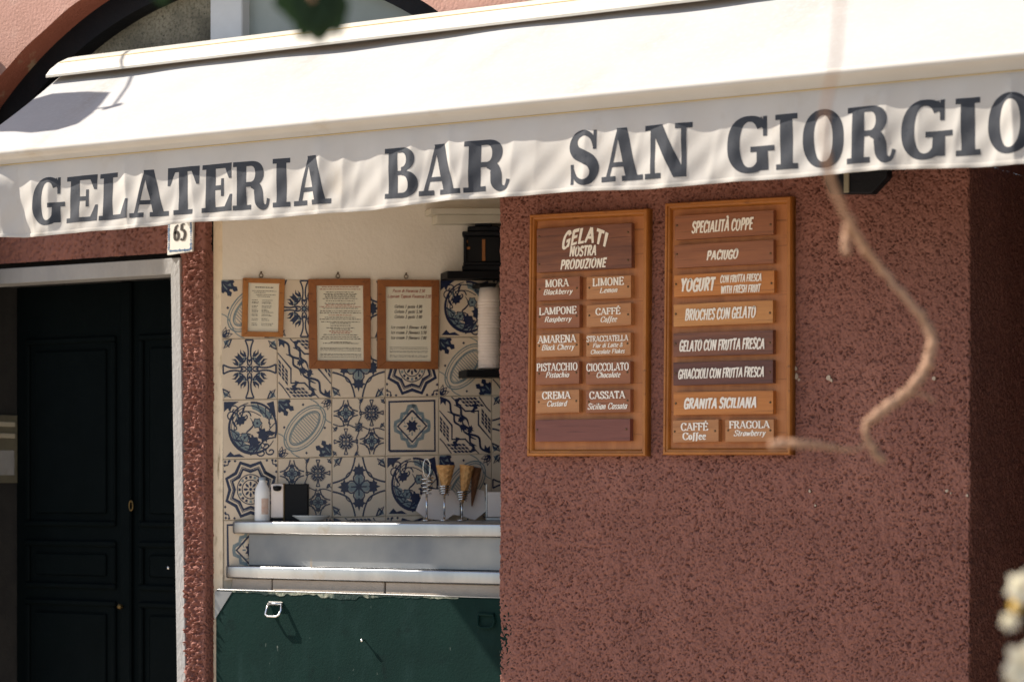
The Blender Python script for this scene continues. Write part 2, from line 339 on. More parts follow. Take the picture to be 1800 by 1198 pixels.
# door: frame, porch, leaves
fr = MB()
def slab(mb, pts, y0, y1, bev=0): mb.prism([Vector((p.x, y0, p.z)) for p in pts], (0, y1 - y0, 0), bev)
c = [PX(303, 482), PX(319, 452.5), PX(329, 1198), PX(314, 1198)]
lo = [Vector((c[3].x + .010, 0, 0)), Vector((c[2].x + .010, 0, 0))]
slab(fr, [c[0], c[1], c[2], lo[1], lo[0], c[3]], -.0095, .10, .002)
zt, zb = PX(300, 454).z, PX(300, 482).z
fr.prism([(-2.6, -.0065, zb), (c[0].x - .0005, -.0065, zb), (c[1].x - .0005, -.0065, zt), (-2.6, -.0065, zt)], (0, .106, 0), .002)
DF = fr.build('door_frame', M['framegrey'], B)
pr = MB(); YD = .34
XL = PX(28, 800, YD).x
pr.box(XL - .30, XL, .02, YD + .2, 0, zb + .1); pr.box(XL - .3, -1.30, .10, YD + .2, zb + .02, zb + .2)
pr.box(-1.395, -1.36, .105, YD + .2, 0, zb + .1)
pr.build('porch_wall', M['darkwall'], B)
def leaf(name, x0, x1, y, panels, parent):
    mb = MB(); z1 = zb + .03
    mb.box(x0, x1, y, y + .045, 0, z1, .003)
    ob = mb.build(name, M['door'], parent)
    for (za, zc_) in panels:
        p = MB(); xa, xb = x0 + .055, x1 - .055
        for (u0, u1, w0, w1) in ((xa, xb, za, za + .022), (xa, xb, zc_ - .022, zc_), (xa, xa + .022, za + .022, zc_ - .022), (xb - .022, xb, za + .022, zc_ - .022)):
            p.box(u0, u1, y - .014, y - .0005, w0, w1, .005)
        p.box(xa + .05, xb - .05, y - .008, y - .0005, za + .05, zc_ - .05, .006)
        p.build('panel_moulding', M['door'], ob)
    return ob
xm = PX(226, 900, YD).x
zz = [PX(200, v, YD).z for v in (590, 925, 950, 1035, 1055, 1400)]
pans = [(zz[1], zz[0]), (zz[3], zz[2]), (zz[5], zz[4]), (.1, zz[5] - .12)]
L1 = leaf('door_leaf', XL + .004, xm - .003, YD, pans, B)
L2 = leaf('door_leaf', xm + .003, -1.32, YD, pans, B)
cv = MB(); cv.box(xm - .026, xm + .026, YD - .02, YD - .0005, 0, zb + .02, .006); cv.build('meeting_bead', M['door'], L2)
kp = PX(237, 888, YD - .004)
k = MB(); k.tube([kp + Vector((.009 * math.cos(t), -.022, .019 * math.sin(t))) for t in np.linspace(0, 2 * math.pi, 17)], .003, 6, caps=False); k.build('escutcheon', M['brass'], L2, smooth=True)
kp = PX(215, 1065, YD - .02)
k = MB(); k.lathe(kp + Vector((0, -.022, 0)), [(.0, -.002), (.008, 0), (.011, .008), (.005, .016), (.005, .022)], 12, axis=(0, 1, 0)); k.build('door_knob', M['brass'], L1, smooth=True)
kp = PX(297, 997, YD - .004)
k = MB(); k.lathe(kp + Vector((0, -.01, 0)), [(.0, 0), (.006, .002), (.008, .008)], 12, axis=(0, 1, 0)); k.build('door_stud', M['chrome'], L2, smooth=True)
# niche: reveal, cream wall, ceiling, far side
XR = T0.x
rv = MB(); rv.grid(lambda a, b: (XN + .001 + (XR - XN) * a, .038 + (.046 - .038) * a, .6 + 2.35 * b), 4, 30)
rv.quad((XN + .001, .038, 0), (XR, .046, 0), (XR, .046, .6), (XN + .001, .038, .6))
rv.build('niche_reveal', M['reveal'], B)
XE = .35; YE = tile_y(XE)
cw = MB(); ztl = TP(600, 490).z
cw.quad((XR, .045, ztl - .02), (XE, YE, ztl - .02), (XE, YE, 3.0), (XR, .045, 3.0)); cw.build('cream_wall', M['cream'], B)
cw = MB(); zc_ = 2.62
cw.poly([(XN - .02, .02, zc_), (XE, .02, zc_), (XE, YE + .02, zc_), (XR, .06, zc_)]); iw = MB(); iw.quad((XE, .02, 0), (XE, YE, 0), (XE, YE, 3), (XE, .02, 3)); iw.build('bar_interior', M['darkwall'], B)  # dark sheet, its colour standing in for the unlit bar room
cw.build('niche_ceiling', M['cream'], B)
bk = MB(); bk.quad((XR, .050, 0), (XE, YE + .005, 0), (XE, YE + .005, ztl), (XR, .050, ztl)); bk.build('niche_backing', M['grout'], B)
ho = MB(); ho.box(XN, XM + .02, .02, .06, zc_, ZT); ho.build('niche_lintel', M['cream'], B)
# knocked-off bits of stucco showing pale plaster
for (px, py, r) in ((1456, 664, 5), (1461, 668, 3), (1398, 648, 4), (1400, 661, 5), (1404, 667, 3), (1664, 862, 3), (1671, 866, 2), (1423, 863, 3), (1700, 870, 3), (1433, 888, 2), (1642, 665, 4)):
    p = PX(px, py, -.004); rr = r * .0019
    pts = [p + Vector((rr * random.uniform(.5, 1) * math.cos(t), 0, rr * random.uniform(.6, 1.2) * math.sin(t))) for t in np.linspace(0, 2 * math.pi, 8)[:-1]]
    ch = MB(); ch.prism(pts, (0, .006, 0)); ch.build('plaster_chip', M['slab'], B)

# ------------------------------------------------------------------ azulejo tiles
CX0 = [388.0, 486.5, 582.5, 676.5, 771.5, 864.5, 960.0]; CX1 = [393.0, 489.0, 584.0, 678.5, 771.0, 864.0, 958.0]
RL = [491, 595, 702.8, 807, 914, 1020]; RR = [490, 592, 694.7, 797, 902, 1006]
def tgrid(ci, ri):
    yl, yr = RL[ri], RR[ri]; y = yl + (yr - yl) * (CX0[ci] - 390) / 475
    f = (y - 491) / 414; return (CX0[ci] * (1 - f) + CX1[ci] * f, y)
tiles = MB(); navy = MB(); blue = MB()
class Tile:
    def __init__(s, ci, ri, rot=0):
        s.c = [tgrid(ci, ri + 1), tgrid(ci + 1, ri + 1), tgrid(ci + 1, ri), tgrid(ci, ri)]; s.n = 0; s.rot = rot
        s.off = random.uniform(.002, .0035)
        g = .008
        P = [s.p(a, b, s.off) for a, b in ((g, g), (1 - g, g), (1 - g, 1 - g), (g, 1 - g))]
        tiles.prism(P, -TN * .006, .0008)
    def p(s, u, v, o):
        for _ in range(s.rot): u, v = 1 - v, u
        (a, b), (c, d), (e, f), (h, i) = s.c
        x = (a * (1 - u) + c * u) * (1 - v) + (h * (1 - u) + e * u) * v; y = (b * (1 - u) + d * u) * (1 - v) + (i * (1 - u) + f * u) * v
        return TP(x, y, o)
    def lay(s): s.n += 1; return s.off + .00025 + s.n * .000012
    def fill(s, pts, c='n'):
        o = s.lay(); (navy if c == 'n' else blue).poly([s.p(min(.99, max(.01, u)), min(.99, max(.01, v)), o) for u, v in pts])
    def line(s, pts, w=.02, c='n', taper=False, close=False):
        if close: pts = list(pts) + [pts[0], pts[1]]
        o = s.lay() + (.0001 if c == 'n' else 0); n = len(pts); L = []; Q = []
        for i, (u, v) in enumerate(pts):
            a = pts[max(0, i - 1)]; b = pts[min(n - 1, i + 1)]; dx, dy = b[0] - a[0], b[1] - a[1]; l = math.hypot(dx, dy) or 1
            w = w * (1.0 if i else 1.28); ww = w * (.25 + .75 * math.sin(math.pi * i / (n - 1))) if taper else w
            k = ww / 2 / l; cl = lambda t: min(.992, max(.008, t))
            L.append(s.p(cl(u - dy * k), cl(v + dx * k), o)); Q.append(s.p(cl(u + dy * k), cl(v - dx * k), o))
        (navy if c == 'n' else blue).add(L + Q, [(i, i + 1, n + i + 1, n + i) for i in range(n - 1)])
def cr(pts, n=6, closed=False):           # Catmull-Rom
    P = list(pts); out = []
    if closed: P = [P[-1]] + P + P[:2]
    else: P = [P[0]] + P + [P[-1]]
    for i in range(1, len(P) - 2):
        for k in range(n):
            t = k / n; q = []
            for d in range(2):
                a, b, c, e = P[i - 1][d], P[i][d], P[i + 1][d], P[i + 2][d]
                q.append(.5 * (2 * b + (c - a) * t + (2 * a - 5 * b + 4 * c - e) * t * t + (3 * b - a - 3 * c + e) * t ** 3))
            out.append(tuple(q))
    if not closed: out.append(tuple(P[-2]))
    return out
def xf(pts, rot=0, cx=.5, cy=.5, sc=1, mir=False):
    c, s_ = math.cos(rot), math.sin(rot); return [(cx + sc * ((-x if mir else x) * c - y * s_), cy + sc * ((-x if mir else x) * s_ + y * c)) for x, y in pts]
def arc(cx, cy, r, a0, a1, n=20, ry=None): return [(cx + r * math.cos(R(a0 + (a1 - a0) * i / n)), cy + (ry or r) * math.sin(R(a0 + (a1 - a0) * i / n))) for i in range(n + 1)]
def star(n, r0, r1, ph=0): return [((r0 if i % 2 == 0 else r1) * math.cos(ph + math.pi * i / n), (r0 if i % 2 == 0 else r1) * math.sin(ph + math.pi * i / n)) for i in range(2 * n)]
PALM = [(0, -.02), (.05, .02), (.10, 0), (.09, .06), (.15, .08), (.09, .12), (.08, .17), (.03, .15), (0, .24), (-.03, .15), (-.08, .17), (-.09, .12), (-.15, .08), (-.09, .06), (-.10, 0), (-.05, .02)]
def corner_leaf(T, w=.022, sc=1, cx=.5, cy=.5):
    for k in range(4):
        T.line(xf([(-.5 * sc, -.32 * sc), (-.40 * sc, -.36 * sc), (-.34 * sc, -.46 * sc), (-.46 * sc, -.40 * sc), (-.5 * sc, -.32 * sc)], k * math.pi / 2, cx, cy), w * sc)
        T.line(xf([(-.5 * sc, -.5 * sc), (-.36 * sc, -.36 * sc)], k * math.pi / 2, cx, cy), w * .8 * sc)
        T.fill(xf([(-.49 * sc, -.36 * sc), (-.41 * sc, -.38 * sc), (-.38 * sc, -.44 * sc), (-.46 * sc, -.46 * sc)], k * math.pi / 2, cx, cy), 'b')
def t_cross(T, cx=.5, cy=.5, sc=1, wl=.022):
    for k in range(4):
        r = k * math.pi / 2
        arm = cr([(.022, .06), (.04, .14), (.022, .24), (.03, .36), (.075, .475)], 4)
        T.line(xf(arm, r, cx, cy, sc), wl * sc); T.line(xf(arm, r, cx, cy, sc, True), wl * sc); T.line(xf([(-.075, .475), (.075, .475)], r, cx, cy, sc), wl * sc)
        T.fill(xf([(0, .10), (.028, .14), (.02, .17), (0, .155), (-.02, .17), (-.028, .14)], r, cx, cy, sc))
        for mi in (False, True):
            T.fill(xf([(.05, .20), (.11, .20), (.17, .25), (.16, .33), (.14, .27), (.10, .25), (.12, .31), (.07, .27)], r, cx, cy, sc, mi))
            T.fill(xf([(.10, .12), (.19, .13), (.27, .21), (.20, .22), (.22, .27), (.15, .20)], r, cx, cy, sc, mi))
            T.line(xf(cr([(.06, .19), (.10, .12), (.18, .12)], 4), r, cx, cy, sc, mi), wl * sc)
            T.fill(xf([(.045, .165), (.10, .155), (.13, .185), (.07, .20)], r, cx, cy, sc, mi), 'b')
    T.fill(xf(star(8, .085, .045), 0, cx, cy, sc)); T.fill(xf(star(8, .03, .02), 0, cx, cy, sc), 'b')
def t_quatre(T, cx=.5, cy=.5, sc=1, wl=.02):
    for k in range(4):
        r = k * math.pi / 2
        big = cr([(.07, .49), (.11, .34), (.19, .19), (.34, .11), (.49, .07)], 5)
        T.line(xf(big, r, cx, cy, sc), wl * 1.2 * sc)
        pet = cr([(0, .02), (.08, .08), (.10, .16), (.05, .21), (0, .23)], 4)
        T.fill(xf([(0, .03)] + [(x * .8, y * .9 + .01) for x, y in pet] + [(-x * .8, y * .9 + .01) for x, y in pet[::-1]], r, cx, cy, sc), 'b')
        T.line(xf(pet, r, cx, cy, sc), wl * sc); T.line(xf(pet, r, cx, cy, sc, True), wl * sc)
        T.fill(xf([(x * .9, y * .85 + .20) for x, y in PALM], r, cx, cy, sc))
        T.line(xf(arc(.13, .13, .12, 10, 80, 6), r, cx, cy, sc), wl * .8 * sc)
    T.line(xf([(-.15, 0), (.15, 0)], 0, cx, cy, sc), wl * sc); T.line(xf([(0, -.15), (0, .15)], 0, cx, cy, sc), wl * sc)
def T_A(T): t_cross(T); corner_leaf(T)
def T_E(T): t_quatre(T); corner_leaf(T, .025)
def T_B(T):
    el = lambda a, b: [(.5 + a * math.cos(t) * .707 - b * math.sin(t) * .707, .5 + a * math.cos(t) * .707 + b * math.sin(t) * .707) for t in np.linspace(0, 2 * math.pi, 33)]
    for a, b, ww in ((.47, .27, .018), (.43, .23, .012), (.36, .17, .02), (.33, .15, .01)): T.line(el(a, b), ww, 'b')
    for i in range(13):
        t = -.27 + i * .045; h = .14 * math.sqrt(max(0, 1 - (t / .33) ** 2)); a, b = (.5 + t * .707, .5 + t * .707)
        T.line([(a - h * .707, b + h * .707), (a + h * .707, b - h * .707)], .010, 'b')
    T.line(cr([(.0, .42), (.12, .35), (.25, .10), (.42, .0)], 4), .014, 'b'); T.line(cr([(1, .58), (.88, .65), (.75, .9), (.58, 1.)], 4), .014, 'b')
    for (cx, cy, ro) in ((.0, 1., R(-135)), (1., .0, R(45))):
        for d, L_ in ((-.62, .24), (-.22, .34), (.22, .36), (.62, .25)):
            T.fill(xf([(-.035, .03), (-.075, L_ * .55), (-.03, L_ * .72), (-.05, L_ * .86), (0, L_), (.05, L_ * .86), (.03, L_ * .72), (.075, L_ * .55), (.035, .03)], ro + d, cx, cy))
            T.fill(xf([(-.03, .02), (-.035, L_ * .5), (.0, L_ * .62), (.02, L_ * .45), (.02, .02)], ro + d, cx, cy), 'b')
    for (cx, cy, ro) in ((.97, .97, R(135)), (.03, .03, R(-45))):
        for d in (-.5, 0, .5): T.line(xf([(0, 0), (.05, .07), (0, .17), (-.05, .07), (0, 0)], ro + d, cx, cy), .02)
    for a, b in ((.47, .90), (.87, .50), (.53, .08), (.12, .52)): T.fill(xf(star(4, .025, .018), 0, a, b))
def T_C(T):
    T.line(arc(.55, .52, .43, 100, 330, 26), .04, taper=True); T.line(arc(.55, .52, .43, -20, 95, 14), .03)
    T.line(arc(.57, .51, .36, 120, 310, 22), .012); T.line(arc(.56, .51, .40, 110, 300, 20), .010)
    T.fill(arc(.55, .52, .40, 180, 290, 14) + arc(.60, .50, .30, 285, 190, 12), 'b')
    T.fill(arc(.55, .52, .40, 20, 95, 12) + arc(.50, .56, .28, 80, 30, 8), 'b')
    for a0, rr in ((200, .33), (230, .31), (260, .30)): T.line(cr([(.55 + rr * math.cos(R(a0)), .52 + rr * math.sin(R(a0))), (.50, .42), (.62, .20)], 5), .010)
    for (fx, fy) in ((.63, .60), (.40, .36)):
        T.fill(xf(star(6, .085, .062), 0, fx, fy), 'b'); T.line(xf(star(6, .09, .066), 0, fx, fy), .012, close=True); T.fill(xf(star(5, .026, .02), 0, fx, fy))
    T.fill(xf(PALM, R(-60), .66, .36)); T.fill(xf(PALM, R(140), .62, .35)); T.fill(xf([(x * .8, y * .8) for x, y in PALM], R(40), .38, .60))
    for c, s_ in (((.16, .72), 1), ((.22, .82), -1), ((.42, .72), 1)): T.line([(c[0] + s_ * (.10 - i * .006) * math.cos(i * .55), c[1] + (.10 - i * .006) * math.sin(i * .55)) for i in range(15)], .018)
    for c in ((.78, .22), (.87, .12), (.70, .10)): T.line([(c[0] + (.10 - i * .006) * math.cos(i * .55 + 2), c[1] + (.08 - i * .005) * math.sin(i * .55 + 2)) for i in range(15)], .020)
    T.fill([(.03, .97), (.03, .80), (.10, .86), (.14, .80), (.18, .90), (.30, .97)]); T.fill([(.93, .97), (.80, .93), (.86, .86), (.84, .78), (.97, .70)])
    T.fill([(.05, .04), (.40, .03), (.30, .09), (.2, .07), (.14, .13)]); T.fill([(.74, .42), (.90, .38), (.97, .44), (.84, .47)]); T.line(cr([(.50, .06), (.75, .30), (.97, .36)], 5), .02)
    T.line(cr([(.34, .90), (.6, .88), (.82, .70), (.86, .52)], 5), .014); T.line(cr([(.30, .78), (.52, .80), (.70, .72)], 5), .012)
    for a0 in range(110, 300, 24):
        c0 = (.55 + .41 * math.cos(R(a0)), .52 + .41 * math.sin(R(a0))); c1 = (.56 + .30 * math.cos(R(a0 + 22)), .52 + .30 * math.sin(R(a0 + 22))); c2 = (.57 + .36 * math.cos(R(a0 + 26)), .52 + .36 * math.sin(R(a0 + 26)))
        T.line(cr([c0, c1, c2], 4), .016); T.fill([c0, ((c0[0] + c1[0]) / 2 + .01, (c0[1] + c1[1]) / 2), c1, ((c0[0] + c2[0]) / 2, (c0[1] + c2[1]) / 2)], 'n' if a0 % 48 == 14 else 'b')
    for a0 in range(-10, 90, 22):
        c0 = (.55 + .42 * math.cos(R(a0)), .52 + .42 * math.sin(R(a0))); c1 = (.54 + .31 * math.cos(R(a0 - 18)), .52 + .31 * math.sin(R(a0 - 18))); T.line(cr([c0, c1, (c1[0] + .04, c1[1] - .03)], 4), .014)
    T.line(cr([(.50, .70), (.56, .58), (.50, .50), (.44, .44), (.52, .34)], 5), .022, taper=True); T.line(cr([(.72, .58), (.70, .48), (.80, .44)], 5), .018, taper=True)
def T_D(T):
    for fl in (0, 1):
        F = (lambda p: [(1 - y, 1 - x) for x, y in p]) if fl else (lambda p: p)
        F2 = (lambda p: [(1 - x, 1 - y) for x, y in p]) if fl else (lambda p: p)
        T.line(F2([(.0, .76), (.25, .50), (.25, .26), (.50, .26), (.76, .0)]), .024); T.line(F2([(.02, .28), (.10, .20), (.24, .02)]), .016)
        for (A, B_, C_, D2, nu, nv) in (((.015, .42), (.20, .20), (.20, .46), (.015, .68), 3, 4), ((.13, .19), (.31, .02), (.66, .02), (.48, .19), 3, 5)):
            bi = lambda u, v: ((A[0] * (1 - u) + B_[0] * u) * (1 - v) + (D2[0] * (1 - u) + C_[0] * u) * v, (A[1] * (1 - u) + B_[1] * u) * (1 - v) + (D2[1] * (1 - u) + C_[1] * u) * v)
            for i in range(nu):
                for j in range(nv):
                    T.fill(F2([bi((i + a) / nu, (j + b) / nv) for a, b in ((.10, .10), (.86, .10), (.86, .86), (.10, .86))]))
        wave = [(.22, .80), (.34, .74), (.36, .62), (.46, .55), (.50, .44)] if not fl else [(.50, .56), (.54, .45), (.64, .38), (.66, .26), (.78, .20)]
        w_ = cr(wave, 5); T.line([(x + (.07 if not fl else -.07), y + .05) for x, y in w_], .035, taper=True); T.line([(x - .06, y - .06) for x, y in w_], .030, taper=True)
        T.line(cr(F2([(.02, .98), (.20, .90), (.24, .72), (.40, .66)]), 5), .030)
        T.fill(F2([(.03, .97), (.03, .86), (.08, .90), (.13, .84), (.14, .95)])); T.fill(F2([(.30, .95), (.42, .97), (.36, .88), (.44, .84), (.33, .83)]))
        T.fill(F2([(.60, .72), (.66, .80), (.62, .84), (.70, .88), (.74, .78), (.68, .76), (.68, .70)]))
    for k in range(3): T.fill(xf([(x * .55, y * .55) for x, y in PALM], R(30 + 110 * k), .5 + .05 * (k - 1), .5 - .06 * (k - 1)))
def T_F(T):
    oct_ = lambda r: xf(star(8, r, r * .80, math.pi / 8), 0)
    for r, ww in ((.475, .046), (.40, .012), (.36, .034)): T.line(oct_(r), ww, close=True)
    T.line(arc(.5, .5, .245, 0, 360, 32), .014); T.line(arc(.5, .5, .155, 0, 360, 28), .014)
    for i in range(16):
        a = R(i * 22.5); T.fill([(.5 + .18 * math.cos(a - .10), .5 + .18 * math.sin(a - .10)), (.5 + .225 * math.cos(a - .12), .5 + .225 * math.sin(a - .12)), (.5 + .225 * math.cos(a + .12), .5 + .225 * math.sin(a + .12)), (.5 + .18 * math.cos(a + .10), .5 + .18 * math.sin(a + .10))], 'n' if i % 3 else 'b')
    for i in range(8):
        a = i * math.pi / 4; T.fill(xf([(0, .04), (.022, .08), (.016, .12), (0, .13), (-.016, .12), (-.022, .08)], a))
    T.fill(xf(star(6, .03, .025), 0))
    for k in range(4):
        r = k * math.pi / 2
        for (a, b) in ((-.46, -.46), (-.40, -.47), (-.47, -.38), (-.30, -.47), (-.47, -.28)): T.fill(xf(star(4, .026, .018), 0, *xf([(a, b)], r)[0]))
        T.line(xf(cr([(-.48, -.40), (-.41, -.41), (-.40, -.48)], 4), r), .016)
def T_G(T):
    for i in (0, 1):
        for j in (0, 1):
            cx, cy = .26 + i * .48, .26 + j * .48
            (t_quatre if i != j else t_cross)(T, cx, cy, .46, .032)
    T.fill(xf(star(8, .07, .03), 0)); T.line(xf(star(8, .095, .05), 0), .014, close=True)
    corner_leaf(T, .03, .5, .26, .26); corner_leaf(T, .03, .5, .74, .74)
    for k in range(4): T.line(xf(cr([(0, .09), (.05, .22), (.02, .34), (.06, .48)], 4), k * math.pi / 2), .014)
def T_H(T):
    sq = lambda r: [(.5 - r, .5 - r * .97), (.5 + r, .5 - r), (.5 + r * .98, .5 + r), (.5 - r, .5 + r * .98)]
    T.line(sq(.43) + sq(.43)[:1], .034)
    T.line([(.5, .83), (.83, .5), (.5, .17), (.17, .5), (.5, .83)], .013, 'b')
    zig = []
    for (a, b) in (((0, .36), (.33, 0)), ((.33, 0), (0, -.36)), ((0, -.36), (-.33, 0)), ((-.33, 0), (0, .36))):
        for i in range(6):
            t = i / 6; u = .04 if i % 2 else -.012; x, y = a[0] + (b[0] - a[0]) * t, a[1] + (b[1] - a[1]) * t; l = math.hypot(x, y) or 1
            zig.append((.5 + x + x / l * u, .5 + y + y / l * u))
    dia = [(.5, .77), (.77, .5), (.5, .23), (.23, .5)]
    T.line(zig, .05, 'b', close=True); T.line(dia + dia[:1], .03)
    for k in range(4):
        T.fill(xf([(0, 0), (.05, .05), (.035, .12), (0, .09), (-.035, .12), (-.05, .05)], math.pi / 4 + k * math.pi / 2))
        T.line(xf([(0, .10), (.0, .16)], k * math.pi / 2), .02, 'b')
        T.line(xf(cr([(.04, .13), (.09, .15), (.14, .11)], 4), k * math.pi / 2), .010, 'b')
LAY = [[T_B, T_A, T_E, T_G, T_C, T_F], [T_A, T_D, T_E, T_F, T_B, T_D], [T_C, T_B, T_G, T_H, T_D, T_E], [T_F, T_G, T_E, T_C, T_B, T_A], [T_H, T_F, T_D, T_F, T_A, T_G]]
for ri, row in enumerate(LAY):
    for ci, fn in enumerate(row): fn(Tile(ci, ri))
tw = thing('tiled_wall', (T0.x, T0.y, TP(400, 1020).z), 'wall lining of blue and cream patterned tiles in the serving niche', 'tiled wall')
tiles.build('tile_glaze', M['tile'], tw); navy.build('navy_pattern', M['navy'], tw); blue.build('soft_blue_pattern', M['blue'], tw)

# ------------------------------------------------------------------ lettering
def gridq(mb, mp, a, b, c, d, k, step=.035):   # bilinear quad a b c d in glyph space
    nu = max(1, int(max(math.dist(a, b), math.dist(d, c)) / step)); nv = max(1, int(max(math.dist(a, d), math.dist(b, c)) / step))
    mb.grid(lambda u, v: mp((a[0] * (1 - u) + b[0] * u) * (1 - v) + (d[0] * (1 - u) + c[0] * u) * v, (a[1] * (1 - u) + b[1] * u) * (1 - v) + (d[1] * (1 - u) + c[1] * u) * v, k), nu, nv)
def rect(x0, y0, x1, y1): return ('q', (x0, y0), (x1, y0), (x1, y1), (x0, y1))
def sup(t, n=2.25):
    c, s_ = math.cos(t), math.sin(t); return math.copysign(abs(c) ** (2 / n), c), math.copysign(abs(s_) ** (2 / n), s_)
def ring(cx, cy, rxo, ryo, rxi, ryi, a0, a1, dx=0): return ('r', cx, cy, rxo, ryo, rxi, ryi, R(a0), R(a1), dx)
def rib(pts, ws): return ('c', pts, ws)
SLAB = {
 'I': (.46, [rect(.10, 0, .36, 1), rect(0, 0, .46, .10), rect(0, .90, .46, 1)]),
 'E': (.80, [rect(.10, 0, .35, 1), rect(0, 0, .80, .10), rect(0, .90, .78, 1), rect(.34, .455, .56, .55), rect(.50, .32, .575, .69), ('q', (.80, .0), (.80, .35), (.735, .35), (.60, .08)), ('q', (.78, 1), (.60, .92), (.715, .68), (.78, .68))]),
 'L': (.80, [rect(.10, 0, .35, 1), rect(0, 0, .80, .10), rect(0, .90, .48, 1), ('q', (.80, 0), (.80, .42), (.73, .42), (.58, .08))]),
 'T': (.88, [rect(.315, 0, .565, 1), rect(.18, 0, .70, .10), rect(0, .90, .88, 1), ('q', (0, 1), (0, .62), (.07, .62), (.21, .92)), ('q', (.88, 1), (.67, .92), (.81, .62), (.88, .62))]),
 'A': (1.0, [('q', (.60, .0), (.88, .0), (.61, 1), (.36, 1)), ('q', (.10, .05), (.20, .05), (.47, 1), (.385, 1)), rect(.20, .27, .70, .36), rect(0, 0, .36, .10), rect(.50, 0, 1.0, .10)]),
 'N': (1.0, [rect(.12, 0, .225, 1), rect(0, .90, .30, 1), rect(0, 0, .35, .10), ('q', (.62, 0), (.88, 0), (.38, 1), (.10, 1)), rect(.775, 0, .88, 1), rect(.65, .90, 1.0, 1)]),
 'O': (.96, [ring(.48, .5, .48, .525, .22, .415, 0, 360)]),
 'G': (.98, [ring(.46, .5, .46, .525, .20, .415, 38, 322), rect(.60, .02, .84, .44), rect(.47, .36, .98, .46), rect(.735, .64, .82, 1.0), ('q', (.62, .92), (.80, .68), (.82, .80), (.70, 1.0)), ('q', (.55, .0), (.62, -.01), (.70, .10), (.62, .20))]),
 'R': (1.0, [rect(.10, 0, .35, 1), rect(0, 0, .47, .10), rect(0, .90, .42, 1), ring(.46, .735, .36, .265, .13, .165, -90, 90), rect(.34, .47, .47, .57), rect(.40, .90, .47, 1.0), rib([(.48, .50), (.62, .46), (.68, .33), (.70, .16), (.78, .05), (.90, .05), (.955, .20)], [.10, .20, .25, .24, .16, .08, .08])]),
 'B': (.90, [rect(.10, 0, .35, 1), rect(0, 0, .46, .10), rect(0, .90, .46, 1), ring(.45, .755, .37, .245, .15, .145, -90, 90), ring(.47, .27, .43, .27, .18, .17, -90, 90), rect(.34, .455, .48, .54), rect(.40, .90, .46, 1.0), rect(.42, 0, .48, .10)]),
 'S': (.84, [rib([(.70, .66), (.62, .87), (.42, .965), (.21, .90), (.14, .74), (.22, .60), (.42, .51), (.62, .41), (.705, .26), (.62, .09), (.41, .03), (.20, .12), (.09, .35)], [.06, .10, .11, .16, .24, .25, .25, .25, .25, .16, .11, .10, .06]), rect(.66, .64, .745, 1.0), rect(.06, .0, .145, .38)]),
}
def slab_glyph(mb, ch, mp, x0, x1):
    W, shp = SLAB[ch]; sx = (x1 - x0) / W
    f = lambda x, y, k: mp(x0 + x * sx, y, k)
    for i, s in enumerate(shp):
        k = i
        if s[0] == 'q': gridq(mb, f, s[1], s[2], s[3], s[4], k)
        elif s[0] == 'r':
            _, cx, cy, rxo, ryo, rxi, ryi, a0, a1, dx = s; n = max(12, int((a1 - a0) * 9))
            def g(u, v, s=s):
                c, q = sup(a0 + (a1 - a0) * u); return f(cx + c * (rxi + (rxo - rxi) * v), cy + q * (ryi + (ryo - ryi) * v), k)
            mb.grid(g, n, 5)
        else:
            pts = cr(s[1], 6); ws = [p[0] for p in cr([(w_, 0) for w_ in s[2]], 6)]; n = len(pts)
            L = []; Q = []
            for j in range(n):
                a = pts[max(0, j - 1)]; b = pts[min(n - 1, j + 1)]; dx, dy = b[0] - a[0], b[1] - a[1]; l = math.hypot(dx, dy)
                L.append((pts[j][0] - dy / l * ws[j] / 2, pts[j][1] + dx / l * ws[j] / 2)); Q.append((pts[j][0] + dy / l * ws[j] / 2, pts[j][1] - dx / l * ws[j] / 2))
            for j in range(n - 1): gridq(mb, f, L[j], Q[j], Q[j + 1], L[j + 1], k + j * .01, .05)
